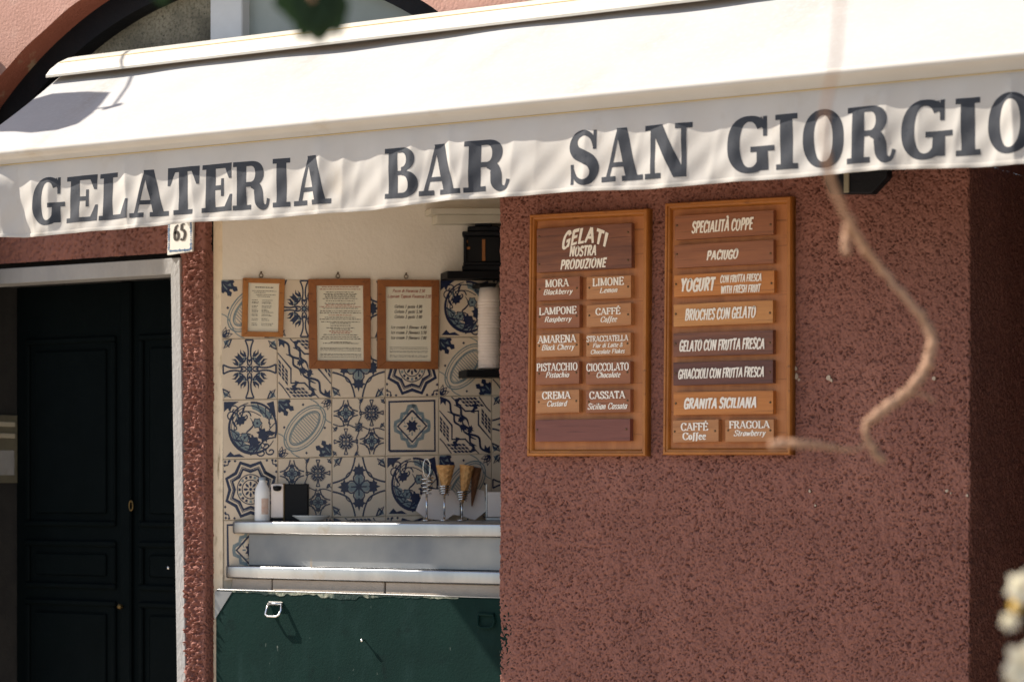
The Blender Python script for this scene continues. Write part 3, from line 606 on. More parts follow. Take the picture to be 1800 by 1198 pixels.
# nib-pen serif alphabet (cap height 1, x height .64 reserved as .46*...)
def pl(*a): return ('l', [(a[i], a[i + 1]) for i in range(0, len(a), 2)])
def sm(*a): return ('s', [(a[i], a[i + 1]) for i in range(0, len(a), 2)])
SER = {
 'A': (.74, [pl(.06, 0, .36, 1), pl(.36, 1, .68, 0), pl(.17, .33, .56, .33)]), 'B': (.64, [pl(.13, 0, .13, 1), sm(.13, 1, .42, .99, .52, .77, .40, .55, .13, .53), sm(.13, .53, .46, .52, .58, .27, .44, .02, .13, 0)]),
 'C': (.68, [sm(.60, .76, .52, .95, .36, 1, .16, .85, .08, .5, .16, .15, .36, 0, .52, .06, .63, .24), pl(.61, .70, .61, .99)]), 'E': (.62, [pl(.13, 0, .13, 1), pl(.04, 1, .54, 1, .54, .8), pl(.13, .52, .42, .52), pl(.42, .42, .42, .62), pl(.04, 0, .57, 0, .57, .22)]),
 'F': (.58, [pl(.13, 0, .13, 1), pl(.04, 1, .53, 1, .53, .8), pl(.13, .52, .42, .52), pl(.42, .42, .42, .62)]), 'G': (.72, [sm(.60, .76, .52, .95, .36, 1, .16, .85, .08, .5, .16, .15, .36, 0, .52, .04, .62, .10), pl(.61, .70, .61, .99), pl(.62, .05, .62, .42), pl(.48, .42, .72, .42)]),
 'H': (.74, [pl(.13, 0, .13, 1), pl(.60, 0, .60, 1), pl(.13, .52, .60, .52)]), 'I': (.34, [pl(.17, 0, .17, 1)]), 'L': (.62, [pl(.13, 0, .13, 1), pl(.04, 0, .56, 0, .56, .24)]),
 'M': (.90, [pl(.12, 0, .12, 1), pl(.14, 1, .44, .06), pl(.44, .06, .75, 1), pl(.77, 0, .77, 1)]), 'N': (.76, [pl(.12, 0, .12, 1), pl(.12, 1, .62, 0), pl(.62, 0, .62, 1)]),
 'O': (.74, [sm(.36, 1, .14, .84, .08, .5, .14, .16, .36, 0, .58, .16, .64, .5, .58, .84, .36, 1)]), 'P': (.60, [pl(.13, 0, .13, 1), sm(.13, 1, .42, .99, .54, .74, .42, .50, .13, .48)]),
 'R': (.70, [pl(.13, 0, .13, 1), sm(.13, 1, .42, .99, .53, .76, .40, .54, .13, .52), pl(.33, .52, .62, 0, .70, 0)]), 'S': (.56, [sm(.46, .80, .38, .97, .24, 1, .10, .86, .12, .66, .28, .53, .44, .42, .48, .20, .36, .02, .22, 0, .10, .08, .07, .24), pl(.46, .72, .46, .99), pl(.07, .01, .07, .28)]),
 'T': (.64, [pl(.32, 0, .32, 1), pl(.06, .8, .06, 1, .58, 1, .58, .8)]), 'V': (.7, [pl(.06, 1, .35, 0), pl(.35, 0, .64, 1)]),
 'a': (.46, [sm(.38, .60, .22, .68, .08, .45, .09, .10, .20, 0, .32, .14, .38, .5), pl(.39, .66, .37, .06, .45, .04)]), 'b': (.46, [pl(.10, 1, .10, .06), sm(.10, .45, .24, .68, .38, .55, .38, .18, .24, 0, .10, .10)]),
 'c': (.40, [sm(.35, .54, .26, .68, .12, .58, .08, .30, .14, .06, .24, 0, .36, .10)]), 'd': (.48, [pl(.38, 1, .38, 0), sm(.38, .5, .26, .68, .12, .55, .08, .25, .18, 0, .30, .06, .38, .25)]),
 'e': (.42, [sm(.09, .33, .26, .38, .36, .50, .28, .67, .15, .60, .08, .30, .15, .04, .26, 0, .36, .12)]), 'f': (.32, [sm(.34, .93, .27, 1, .18, .88, .16, .4, .12, -.1, .02, -.2), pl(.04, .64, .30, .64)]),
 'g': (.44, [sm(.36, .62, .22, .68, .10, .55, .12, .35, .24, .28, .34, .40, .34, .58, .24, .68), sm(.20, .28, .12, .18, .30, .06, .36, -.1, .22, -.26, .08, -.16, .14, -.02)]), 'h': (.48, [pl(.10, 1, .10, 0), sm(.10, .42, .24, .66, .36, .58, .36, .2), pl(.36, .4, .36, 0)]),
 'i': (.24, [pl(.12, .66, .12, 0), pl(.12, .86, .12, .95)]), 'k': (.46, [pl(.10, 1, .10, 0), pl(.36, .66, .12, .30), pl(.18, .38, .40, 0)]), 'l': (.24, [pl(.12, 1, .12, 0)]),
 'm': (.72, [pl(.10, .66, .10, 0), sm(.10, .42, .22, .66, .34, .58, .35, .2), pl(.35, .4, .35, 0), sm(.35, .42, .48, .66, .60, .58, .61, .2), pl(.61, .4, .61, 0)]), 'n': (.48, [pl(.10, .66, .10, 0), sm(.10, .42, .24, .66, .36, .58, .36, .2), pl(.36, .4, .36, 0)]),
 'o': (.44, [sm(.22, .68, .10, .55, .07, .34, .10, .12, .22, 0, .34, .12, .37, .34, .34, .55, .22, .68)]), 'p': (.46, [pl(.10, .66, .10, -.26), sm(.10, .45, .24, .68, .38, .55, .38, .18, .24, 0, .10, .10)]),
 'r': (.36, [pl(.10, .66, .10, 0), sm(.10, .40, .20, .62, .32, .64)]), 's': (.36, [sm(.30, .54, .22, .68, .09, .60, .12, .42, .26, .30, .28, .10, .16, 0, .06, .12)]), 't': (.30, [sm(.14, .88, .13, .2, .18, .0, .28, .06), pl(.04, .64, .27, .64)]),
 'u': (.48, [pl(.10, .66, .10, .2), sm(.10, .25, .14, .04, .24, 0, .36, .2), pl(.37, .66, .37, 0)]), 'v': (.42, [pl(.06, .66, .20, 0), pl(.20, 0, .36, .66)]), 'w': (.64, [pl(.06, .66, .18, 0), pl(.18, 0, .32, .6), pl(.32, .6, .44, 0), pl(.44, 0, .58, .66)]),
 'y': (.44, [pl(.06, .66, .20, .04), sm(.38, .66, .22, .0, .10, -.24, .02, -.2)]), 'z': (.40, [pl(.06, .64, .34, .64), pl(.34, .64, .06, 0), pl(.06, 0, .35, 0)]),
 '0': (.46, [sm(.22, 1, .10, .8, .07, .5, .10, .2, .22, 0, .34, .2, .37, .5, .34, .8, .22, 1)]), '1': (.34, [pl(.08, .84, .19, 1, .19, 0)]), '2': (.46, [sm(.08, .74, .14, .96, .26, 1, .36, .8, .28, .5, .06, 0), pl(.06, 0, .38, 0)]),
 '3': (.44, [sm(.08, .84, .20, 1, .33, .88, .30, .62, .16, .54, .32, .46, .36, .2, .22, 0, .06, .12)]), '4': (.46, [pl(.30, 0, .30, 1), pl(.30, 1, .05, .30), pl(.05, .30, .40, .30)]), '5': (.44, [pl(.34, 1, .12, 1), pl(.12, 1, .10, .6), sm(.10, .58, .26, .62, .36, .36, .26, .04, .12, 0, .05, .08)]),
 '6': (.46, [sm(.36, .96, .18, .82, .08, .4, .12, .08, .24, 0, .36, .14, .36, .42, .24, .56, .10, .4)]), '7': (.44, [pl(.06, 1, .37, 1), pl(.37, 1, .16, 0)]), ',': (.2, [pl(.10, .08, .05, -.12)]), '&': (.66, [sm(.58, .44, .48, .14, .28, 0, .08, .12, .10, .36, .34, .62, .38, .84, .26, 1, .16, .84, .22, .58, .40, .2, .62, 0)]), "'": (.1, []), ' ': (.3, []),
}
def serif_text(mb, txt, mp, x0, x1, y0, y1, ital=False, na=.085, nb=.034, serifs=True, gap=.05):
    pens = []; x = 0
    for c in txt:
        acc = c == 'É'; W, st = SER['E' if acc else c]; st = list(st)
        if acc: st.append(pl(.26, 1.10, .42, 1.28))
        for kind, pts in st: pens.append((x, kind, pts, c.isupper() or c.isdigit()))
        x += W + gap
    tot = x - gap; sx = (x1 - x0) / tot; sy = y1 - y0; k = 0
    rel = sx / sy                                   # nib kept in proportion when text is squeezed
    for (ox, kind, pts, cap) in pens:
        P = cr(pts, 5) if kind == 's' else pts
        runs = [P] if kind == 's' else [[a, b] for a, b in zip(P[:-1], P[1:])]
        for Q in runs:
            n = len(Q); L = []; Rr = []
            for j in range(n):
                a = Q[max(0, j - 1)]; b = Q[min(n - 1, j + 1)]; dx, dy = b[0] - a[0], b[1] - a[1]; l = math.hypot(dx, dy) or 1; nx, ny = -dy / l, dx / l
                h = math.sqrt((na * nx) ** 2 + (nb * ny) ** 2)
                if kind == 'l' and abs(dy) > .3 and abs(dx) > .15 and dx * dy > 0 and not ital: h *= .5
                L.append((Q[j][0] + nx * h, Q[j][1] + ny * h)); Rr.append((Q[j][0] - nx * h, Q[j][1] - ny * h))
            k += 1
            def mpp(p): return mp(x0 + (ox + p[0] + (.22 * p[1] if ital else 0)) * sx, y0 + p[1] * sy, k)
            mb.add([mpp(p) for p in L + Rr], [(j, n + j, n + j + 1, j + 1) for j in range(n - 1)])
        if serifs and kind == 'l' and not ital:
            for (px_, py_), (qx, qy) in ((pts[0], pts[1]), (pts[-1], pts[-2])):
                if abs(py_ - qy) > .4 and (py_ < .02 or py_ > .98):
                    k += 1; h = nb * 1.2; yy = py_ + (h if py_ < .5 else -h)
                    mb.add([mp(x0 + (ox + px_ + dx) * sx, y0 + (yy + dy) * sy, k) for dx, dy in ((-.13, -h), (.13, -h), (.13, h), (-.13, h))], [(0, 1, 2, 3)])
SAN = {'C': (.60, [sm(.56, .80, .46, .97, .30, 1, .12, .80, .08, .5, .12, .18, .28, 0, .46, .04, .56, .2)]), 'D': (.64, [pl(.12, 0, .12, 1), sm(.12, .98, .36, .94, .54, .74, .56, .45, .44, .12, .12, .02)]),
 'E': (.52, [pl(.12, 0, .12, 1), pl(.12, .97, .50, .97), pl(.12, .52, .44, .52), pl(.12, .03, .50, .03)]), 'F': (.50, [pl(.12, 0, .12, 1), pl(.12, .97, .50, .97), pl(.12, .52, .42, .52)]),
 'G': (.64, [sm(.56, .80, .46, .97, .30, 1, .12, .80, .08, .5, .12, .18, .28, 0, .46, .04, .57, .22), pl(.57, 0, .57, .44), pl(.38, .42, .60, .42)]), 'L': (.48, [pl(.12, 0, .12, 1), pl(.12, .03, .46, .03)]),
 'S': (.54, [sm(.48, .84, .38, .97, .24, 1, .10, .86, .12, .66, .28, .53, .46, .40, .48, .18, .34, .01, .18, .02, .05, .16)]), 'T': (.56, [pl(.28, 0, .28, 1), pl(.02, .97, .54, .97)]), 'R': (.62, [pl(.12, 0, .12, 1), sm(.12, .98, .42, .98, .52, .76, .40, .54, .12, .52), pl(.30, .52, .56, 0)]),
 'U': (.62, [sm(.10, 1, .10, .5, .13, .14, .30, 0, .47, .14, .51, .5, .51, 1)]), 'W': (.86, [pl(.06, 1, .22, 0), pl(.22, 0, .42, .9), pl(.42, .9, .60, 0), pl(.60, 0, .78, 1)]), 'Y': (.62, [pl(.06, 1, .30, .46), pl(.56, 1, .30, .46), pl(.30, .48, .30, 0)]), 'Z': (.54, [pl(.06, .97, .48, .97), pl(.48, .97, .06, .03), pl(.06, .03, .50, .03)]),
 'I': (.26, [pl(.13, 0, .13, 1)])}
def marker_text(mb, txt, mp, x0, x1, y0, y1, wt=.095, seed=1):
    rj = random.Random(seed); x = 0; gl = []
    for c in txt:
        acc = c == 'À'; W, st = SAN.get('A' if acc else c) or SER['A' if acc else c]
        st = list(st) + ([pl(.22, 1.30, .40, 1.12)] if acc else [])
        gl.append((x, rj.uniform(-.03, .03), rj.uniform(.96, 1.05), st)); x += W + (.10 if c != ' ' else 0)
    tot = x - .10 + .22; sx = (x1 - x0) / tot; sy = y1 - y0; q = sy / sx; k = 0
    for ox, dy0, hs, st in gl:
        for kind, pts in st:
            for Q in ([cr(pts, 4)] if kind == 's' else [[a, b] for a, b in zip(pts[:-1], pts[1:])]):
                Q = [(p[0] * sx, p[1] * hs * sy) for p in Q]; n = len(Q); L = []; Rr = []; wv = wt * min(sy, sx * 1.25)
                for j in range(n):
                    a = Q[max(0, j - 1)]; b = Q[min(n - 1, j + 1)]; dx, dy = b[0] - a[0], b[1] - a[1]; l = math.hypot(dx, dy) or 1; nx, ny = -dy / l, dx / l; tx, ty = dx / l, dy / l
                    w_ = wv * (.86 + .34 * (Q[j][1] / sy)); e = (-.5 if j == 0 else .5 if j == n - 1 else 0) * wv
                    cx, cy = Q[j][0] + tx * e, Q[j][1] + ty * e; L.append((cx + nx * w_, cy + ny * w_)); Rr.append((cx - nx * w_, cy - ny * w_))
                k += 1
                mb.add([mp(x0 + ox * sx + p[0] + .22 * p[1] * sx / sy, y0 + dy0 * sy + p[1], k) for p in L + Rr], [(j, n + j, n + j + 1, j + 1) for j in range(n - 1)])
# ------------------------------------------------------------------ awning
AW = thing('awning', (PX(700, 150, -.1).x, -.1, 2.35), 'white canvas awning with navy lettering on its hanging valance', 'awning')
AX0, AX1 = PX(110, 150, -.1).x, 2.27
QY, SY = -.65, -.617; ZL, ZS, ZH = PX(900, 181, QY).z, PX(900, 207, SY).z, PX(900, 350, SY).z
zf0 = 3.014
def fab(u, v):
    x = AX0 + (AX1 - AX0) * u; t = v
    y = -.09 + (QY + .012 + .09) * t; z = zf0 + (ZL + .012 - zf0) * t
    sag = -.010 * math.sin(math.pi * t) * (1 + .5 * math.sin(x * 2.1)) ; wr = .008 * math.sin(x * 5.3 + 1) * (1 - t) ** 3 + .006 * math.sin(x * 2.3 + .4) * (1 - t) ** 2 + .0016 * math.sin(x * 14 + t * 3) * (1 - t)
    return (x, y, z + sag + wr)
mb = MB(); mb.grid(fab, 240, 24); mb.build('fabric', M['fabric'], AW, smooth=True)
bar = MB(); prof = [(QY + .012, ZL + .012), (QY + .003, ZL + .009), (QY - .001, ZL + .002), (QY, ZL - .006), (QY + .006, ZL - .012), (SY + .012, ZS + .004), (SY + .013, ZS - .001)]
bar.grid(lambda u, v: (AX0 + (AX1 - AX0) * u, *[prof[int(round(v * (len(prof) - 1)))][i] for i in (0, 1)]), 60, len(prof) - 1)
bar.build('front_bar_cover', M['valance'], AW, smooth=True)
ba = MB(); ba.tube([(AX0 + .01, QY + .035, ZL - .010), (AX1 - .01, QY + .035, ZL - .010)], .016, 10); ba.build('front_bar', M['hood'], AW, smooth=True)
rs = random.Random(5)
folds = []
xx = AX0
while xx < AX1:
    folds.append((xx, rs.uniform(.3, 1.0), rs.uniform(.028, .07), rs.uniform(-.25, .25))); xx += rs.uniform(.07, .20)
def bulge(x, v):
    b = 0
    for (c, a, w_, lean) in folds:
        d = (x - c - lean * v * .12) / w_
        if abs(d) < 4: b += a * math.exp(-abs(d) ** 1.35)
    low_ = .5 + .28 * math.sin(x * 2.7 + .6) + .22 * math.sin(x * 6.1 + 2)
    return .0085 * low_ + .0185 * min(b, 1.25) * (1 - .35 * v)
def crease(x, z):
    a = math.sin(x * 19 + 3 * math.sin(x * 4.3) + z * 7); b = math.sin(x * 37 - z * 11 + 2 * math.sin(x * 7)); return max(0, a) ** 4 * (.6 + .4 * math.sin(x * 3.1)) + .5 * max(0, b) ** 6
def hem(x): return ZH + .006 * math.sin(x * 1.7 + .5) + .004 * math.sin(x * 5.1) + .002 * math.sin(x * 13)
def val(x, z, off=0.0):
    zb_ = hem(x); v = (ZS - z) / (ZS - zb_)
    amp = 1 - math.exp(-max(v, 0) * 5.5)
    y = SY + .014 - bulge(x, v) * amp - .004 * amp + .0022 * math.sin(x * 31 + z * 40) * v * v - .0022 * crease(x, z) * amp + .0015 * math.sin(x * 57 - z * 60) * v
    x28 = XF0 + (XF1 - XF0) * min(max(v, 0), 1)
    if x < x28: y -= min(x28 - x, .07) * .5 * amp
    return (x, y - off, z)
XF0, XF1 = PX(27, 296, SY).x, PX(46, 414, SY).x
NV = 48
va = MB(); va.grid(lambda u, v: val(AX0 + (AX1 - AX0) * u, ZS + (hem(AX0 + (AX1 - AX0) * u) - ZS) * v), 1500, NV)
VA = va.build('valance', M['valance'], AW, smooth=True)
hm = MB(); hm.grid(lambda u, v: val(AX0 + (AX1 - AX0) * u, hem(AX0 + (AX1 - AX0) * u) + .013 - .0125 * v, .0012 + .0008 * math.sin(math.pi * v)), 600, 3); hm.build('hem', M['valance'], VA, smooth=True)
th = MB(); th.tube([(AX0 + (AX1 - AX0) * i / 60, SY + .010, ZS + .002) for i in range(61)], .0016, 5); th.build('seam', M['thread'], AW)
LET = [('G', 55, 109, 355), ('E', 111, 166, 352), ('L', 169, 222, 350), ('A', 226, 291, 344), ('T', 289, 345, 340), ('E', 349, 403, 336), ('R', 405, 470, 332), ('I', 475, 505, 326), ('A', 511, 579, 320),
       ('B', 674, 733, 306), ('A', 734, 809, 300), ('R', 813, 894, 292), ('S', 996, 1052, 276), ('A', 1056, 1127, 272), ('N', 1131, 1214, 266),
       ('G', 1275, 1358, 252), ('I', 1360, 1400, 247), ('O', 1408, 1481, 242), ('R', 1486, 1573, 237), ('G', 1581, 1671, 228), ('I', 1677, 1720, 222), ('O', 1733, 1812, 214)]
le = MB(); ZB_, ZC_ = 2.3845, 2.5405
for chh, a, b, py in LET:
    xa, xb = PX(a, py, -.628).x, PX(b, py, -.628).x; tl = rs.uniform(-.012, .012)
    ht = ZC_ - ZB_
    slab_glyph(le, chh, lambda x, y, k, xa=xa, xb=xb, tl=tl: val(x + tl * y * .3, ZB_ + y * ht + tl * (x - xa), .0005 + .00004 * k), xa, xb)
le.build('lettering', M['letter'], VA, smooth=True)
HB = MB(); hx0 = PX(130, 102, -.02).x; hx1 = 2.29; zt_, zm_ = PX(130, 102, -.02).z, PX(62, 137, -.17).z
hp = [(-.012, zt_ + .006), (-.055, zt_ - .006), (-.105, zt_ - .030), (-.150, zt_ - .062), (-.172, zm_ + .004), (-.172, zm_ - .004), (-.163, zm_ - .004), (-.150, zm_ + .004), (-.10, zm_ + .035), (-.02, zm_ + .05)]
hv = [[(x_, y, z) for (y, z) in hp] for x_ in (hx0, hx1)]
n = len(hp); HB.add(hv[0] + hv[1], [(i, (i + 1) % n, n + (i + 1) % n, n + i) for i in range(n)] + [tuple(range(n))[::-1], tuple(n + i for i in range(n))])
HB.build('hood', M['hood'], AW, auto=35)
ln = MB(); ln.tube([(hx0 + .01, -.108, zt_ - .0315), (hx1, -.108, zt_ - .0315)], .0022, 5); ln.build('hood_seam', M['thread'], AW)
ro = MB(); ro.tube([(AX0 + .01, -.075, zf0 - .03), (AX1, -.075, zf0 - .03)], .026, 14); ro.build('roller', M['fabric'], AW, smooth=True)
for ax in (AX0 + .25, 1.9):
    ar = MB(); ar.tube([(ax, .0, 2.86), (ax + .12, -.30, 2.74), (ax + .01, QY + .035, ZL - .012)], [.016, .014, .012], 8); ar.build('folding_arm', M['hood'], AW, smooth=True)

# ------------------------------------------------------------------ menu boards
FONT_Y = .0007
def wallmap(y, tilt=0): return lambda x, z, k: (x, y - FONT_Y - .00006 * k, z)
def boxpx(b, y):
    x0, x1, yt, yb = b; xm_, ym = (x0 + x1) / 2, (yt + yb) / 2
    return PX(x0, ym, y).x, PX(x1, ym, y).x, PX(xm_, yb, y).z, PX(xm_, yt, y).z
def board(name, label, corners, plaques):
    (x0, y0), (x1, y1), (x2, y2), (x3, y3) = corners
    yb = -.012; ys = -.040
    P = [PX(x0, y0, -.036), PX(x1, y1, -.036), PX(x2, y2, -.036), PX(x3, y3, -.036)]
    t = thing(name, ((P[2].x + P[3].x) / 2, -.003, (P[2].z + P[3].z) / 2), label, 'menu board', 'wooden flavour boards on the stucco wall')
    f = MB(); f.prism([Vector((p.x, -.018, p.z)) for p in P], (0, .016, 0)); f.build('backboard', M['field'], t)
    cx, cz = sum(p.x for p in P) / 4, sum(p.z for p in P) / 4
    def ins(p, d): return Vector((p.x + (d if p.x < cx else -d), p.y, p.z + (d if p.z < cz else -d)))
    fm = MB(); steps = [(0, -.001), (0, -.030), (.003, -.036), (.009, -.036), (.011, -.031), (.016, -.030), (.0185, -.026), (.0215, -.0182)]
    for i in range(4):
        A, Bq = P[i], P[(i + 1) % 4]
        for (d0, w0), (d1, w1) in zip(steps[:-1], steps[1:]):
            a, b, c, d = ins(A, d0), ins(Bq, d0), ins(Bq, d1), ins(A, d1); a.y = b.y = w0; c.y = d.y = w1; fm.quad(a, b, c, d)
    fm.build('frame', M['oak'], t)
    for (bx, wood_, screws, texts) in plaques:
        X0, X1, Z0, Z1 = boxpx(bx, ys); pb = MB(); a = random.uniform(-.0009, .0009)
        pb.prism([(X0, ys, Z0 - a), (X1, ys, Z0 + a), (X1, ys, Z1 + a), (X0, ys, Z1 - a)], (0, .0215, 0), .0008)
        pl_ = pb.build('plaque', WOODS[wood_], t); lm = MB()
        for tx in texts:
            kind, s = tx[0], tx[1]; X0t, X1t, Z0t, Z1t = boxpx(tx[2], ys)
            if kind in ('S', 'I', 'U'):
                serif_text(lm, s, wallmap(ys), X0t, X1t, Z0t, Z1t, ital=(kind == 'I'), na={'S': .098, 'I': .088, 'U': .10}[kind], nb=.046 if kind == 'S' else .048)
            else:
                arch_ = tx[3] if len(tx) > 3 else 0; wm = wallmap(ys); zr = Z1t - Z0t
                def wp(x, z, k):
                    u = (x - X0t) / (X1t - X0t); return wm(x, z + (zr * .36 * (1 - (2 * u - 1) ** 2) if arch_ else 0), k)
                marker_text(lm, s, wp, X0t, X1t, Z0t, Z0t + zr * (.66 if arch_ else 1), .105 if arch_ else .104, len(s))
        if texts: lm.build('lettering', M['ink_white'], pl_)
        for (sx, sy) in screws:
            p = PX(sx, sy, ys); sc = MB()
            sc.lathe(p + Vector((0, -.0022, 0)), [(0, 0), (.0022, .0003), (.0036, .0012), (.0038, .0022)], 10, axis=(0, 1, 0)); sc.build('screw', M['screw'], pl_, smooth=True)
    return t
S, I, K, U = 'S', 'I', 'K', 'U'
def two(x0, x1, yt, yb, wd, a, b): return ((x0, x1, yt, yb), wd, [(x0 + 5, (yt + yb) / 2 + 1), (x1 - 5, (yt + yb) / 2 - 1)], [a, b])
P1 = [((943.5, 1110, 397, 474.5), 0, [(948, 465), (1104, 457), (948, 416), (1104, 408)], [(K, 'GELATI', (987, 1070, 402, 438), 1), (K, 'NOSTRA', (1001, 1050, 433, 449)), (K, 'PRODUZIONE', (985, 1067, 456, 471))]),
  two(943.5, 1019, 487.5, 527, 1, (S, 'MORA', (959, 1000, 491, 504)), (I, 'Blackberry', (955, 1006, 508, 517))),
  two(1031, 1109, 485, 524.5, 2, (S, 'LIMONE', (1042, 1097, 488, 501.5)), (I, 'Lemon', (1054, 1085, 505, 514))),
  two(943.5, 1018.5, 536, 576, 1, (S, 'LAMPONE', (948, 1014, 539.5, 552)), (I, 'Raspberry', (957, 1004, 556, 565))),
  two(1031, 1109, 534, 573, 2, (S, 'CAFFÉ', (1047, 1091, 541, 552.5)), (I, 'Coffee', (1055, 1084, 556, 565.5))),
  two(943, 1018.5, 587, 626.5, 2, (S, 'AMARENA', (946, 1013, 589, 602)), (I, 'Black Cherry', (952, 1009, 605, 614.5))),
  ((1030.5, 1108.5, 585.5, 625), 2, [(1034, 605), (1103, 603.5)], [(S, 'STRACCIATELLA', (1031.5, 1105, 589.5, 599.5)), (I, 'Fior di Latte &', (1042, 1095, 602.5, 610)), (I, 'Chocolate Flakes', (1038, 1098, 613.5, 621)) ]),
  two(942.5, 1018, 636, 675, 1, (S, 'PISTACCHIO', (943.5, 1016, 638, 651)), (I, 'Pistachio', (959, 1000, 653.5, 663))),
  two(1030, 1108, 635.5, 674.5, 1, (S, 'CIOCCOLATO', (1031, 1106, 638, 651)), (I, 'Chocolate', (1048, 1090, 653.5, 663))),
  two(942, 1018, 685.5, 725, 2, (S, 'CREMA', (953, 1003, 688, 700.5)), (I, 'Custard', (961, 996, 704, 713.5))),
  two(1030, 1108, 685, 724.5, 1, (S, 'CASSATA', (1036, 1099, 687.5, 700)), (I, 'Sicilian Cassata', (1033, 1102, 708, 718.5))),
  ((941, 1107.5, 736.5, 775), 6, [(944, 755), (1101, 754)], [])]
board('menu_board', 'narrower wooden board headed gelati with pairs of small flavour plaques', [(930, 377), (1138, 366), (1135, 801), (925, 801)], P1)
def one(x0, x1, yt, yb, wd, *tx): return ((x0, x1, yt, yb), wd, [(x0 + 4, (yt + yb) / 2 + 1), (x1 - 5, (yt + yb) / 2 - 1)], list(tx))
P2 = [one(1186, 1359.5, 374.5, 416.5, 1, (K, 'SPECIALITÀ COPPE', (1216, 1325, 387, 406))), one(1185.5, 1359.5, 426, 466.5, 1, (K, 'PACIUGO', (1242, 1299, 440, 455))),
  one(1184.5, 1361, 479, 518, 3, (K, 'YOGURT', (1196, 1258, 490, 510.5)), (K, 'CON FRUTTA FRESCA', (1266, 1340, 483, 495)), (K, 'WITH FRESH FRUIT', (1267, 1338, 501.5, 514))),
  one(1184, 1358.5, 531, 570.5, 5, (K, 'BRIOCHES CON GELATO', (1204, 1330, 542, 560))), one(1183.5, 1358.5, 582.5, 624, 0, (K, 'GELATO CON FRUTTA FRESCA', (1194, 1346, 597, 614.5))),
  one(1183.5, 1358.5, 634.5, 675, 4, (K, 'GHIACCIOLI CON FRUTTA FRESCA', (1192, 1345, 647, 663))), one(1184, 1359, 687.5, 728, 3, (K, 'GRANITA SICILIANA', (1202, 1332, 700, 716.5))),
  ((1182.5, 1263, 737.5, 776.5), 2, [(1186, 758), (1257, 757)], [(S, 'CAFFÉ', (1197, 1245, 743, 756)), (U, 'Coffee', (1200, 1241, 760, 772))]),
  ((1275, 1360, 737, 776), 2, [(1280, 756), (1354, 756)], [(S, 'FRAGOLA', (1282, 1353, 739.5, 752)), (I, 'Strawberry', (1290, 1345, 755.5, 765.5))])]
board('menu_board', 'wider wooden board of long single plaques starting with specialità coppe', [(1168, 357), (1390.5, 344.5), (1389.5, 799), (1164, 799)], P2)

# ------------------------------------------------------------------ framed menus on the tiles
def framed(label, corners, inner, mt, lines, hook):
    off = .020; P = [TP(x, y, off) for x, y in corners]; Q = [TP(x, y, off) for x, y in inner]
    base = (TP(*corners[3], .004) + TP(*corners[2], .004)) / 2
    t = thing('framed_menu', base, label, 'framed menu', 'framed price lists hung on the tiles')
    f = MB()
    for i in range(4):
        j = (i + 1) % 4; f.prism([P[i], P[j], Q[j], Q[i]], -TN * .0165, .0016)
    f.build('frame', mt, t)
    pp = MB(); Q2 = [TP(x, y, .010) for x, y in inner]; c_ = sum(Q2, Vector()) / 4
    pp.prism([c_ + (q - c_) * 1.03 for q in Q2], -TN * .003); pa_ = pp.build('paper', M['paper'], t)
    def mp(u, v, k):
        (ax, ay), (bx, by), (cx, cy), (dx, dy) = inner
        x = (ax * (1 - u) + bx * u) * v + (dx * (1 - u) + cx * u) * (1 - v); y = (ay * (1 - u) + by * u) * v + (dy * (1 - u) + cy * u) * (1 - v)
        return TP(x, y, .0105 + .00003 * k)
    for key, nm in (('ink_dark', 'dark_text'), ('ink_red', 'red_text')):
        lm = MB()
        for (col_, kind, *a) in lines:
            if col_ != key: continue
            if kind == 'T': serif_text(lm, a[0], mp, a[1], a[2], a[3], a[4], ital=True, na=.075, nb=.05)
            else:                                    # print too small to read: rows of tiny strokes
                x0, x1, y, h = a; rj = random.Random(x0 * 91 + y * 131); x = x0
                while x < x1:
                    wl = rj.uniform(.02, .075); e = min(x + wl, x1); n_ = max(2, int((e - x) / .010)); top = [h * rj.uniform(.55, 1.1) for _ in range(n_ + 1)]
                    lm.add([mp(x + (e - x) * i / n_, y, 1) for i in range(n_ + 1)] + [mp(x + (e - x) * i / n_, y + top[i], 1) for i in range(n_ + 1)],
                           [(i, i + 1, n_ + 2 + i, n_ + 1 + i) for i in range(n_)])
                    x = e + .014
        if lm.v: lm.build(nm, M[key], pa_)
    hk = MB(); hp_ = TP(hook[0], hook[1], .012)
    hk.tube([hp_ + TDIR * (.007 * math.cos(a)) + Vector((0, 0, .007 * math.sin(a))) for a in np.linspace(0, 2 * math.pi, 13)], .0016, 6, caps=False)
    hk.tube([hp_ + Vector((0, 0, .006)), hp_ + Vector((0, 0, .013)) + TN * .006, hp_ + Vector((0, 0, .012)) - TN * .012], .0022, 6); hk.build('hook', M['screw'], t, smooth=True)
D_, R_ = 'ink_dark', 'ink_red'
l1 = [(D_, 'x', .22, .80, .90, .022), (D_, 'x', .12, .90, .83, .014), (D_, 'x', .18, .55, .795, .014), (D_, 'x', .25, .88, .75, .014), (D_, 'x', .30, .70, .715, .014)]
for y in (.64, .60, .575, .52, .49, .445, .42, .39, .345, .32, .26, .225, .16, .125):
    l1.append((D_, 'x', .12, .28 + .06 * random.random(), y, .013)); l1.append((D_, 'x', .44, .62 + .28 * random.random(), y, .013))
framed('smallest framed menu of light wood, at the left end of the tiles', [(428, 488), (501, 490), (498, 592), (425.5, 591)], [(437, 496.5), (491.5, 498), (489.5, 583), (435.5, 582)], M['pic_light'], l1, (459, 484))
l2 = []
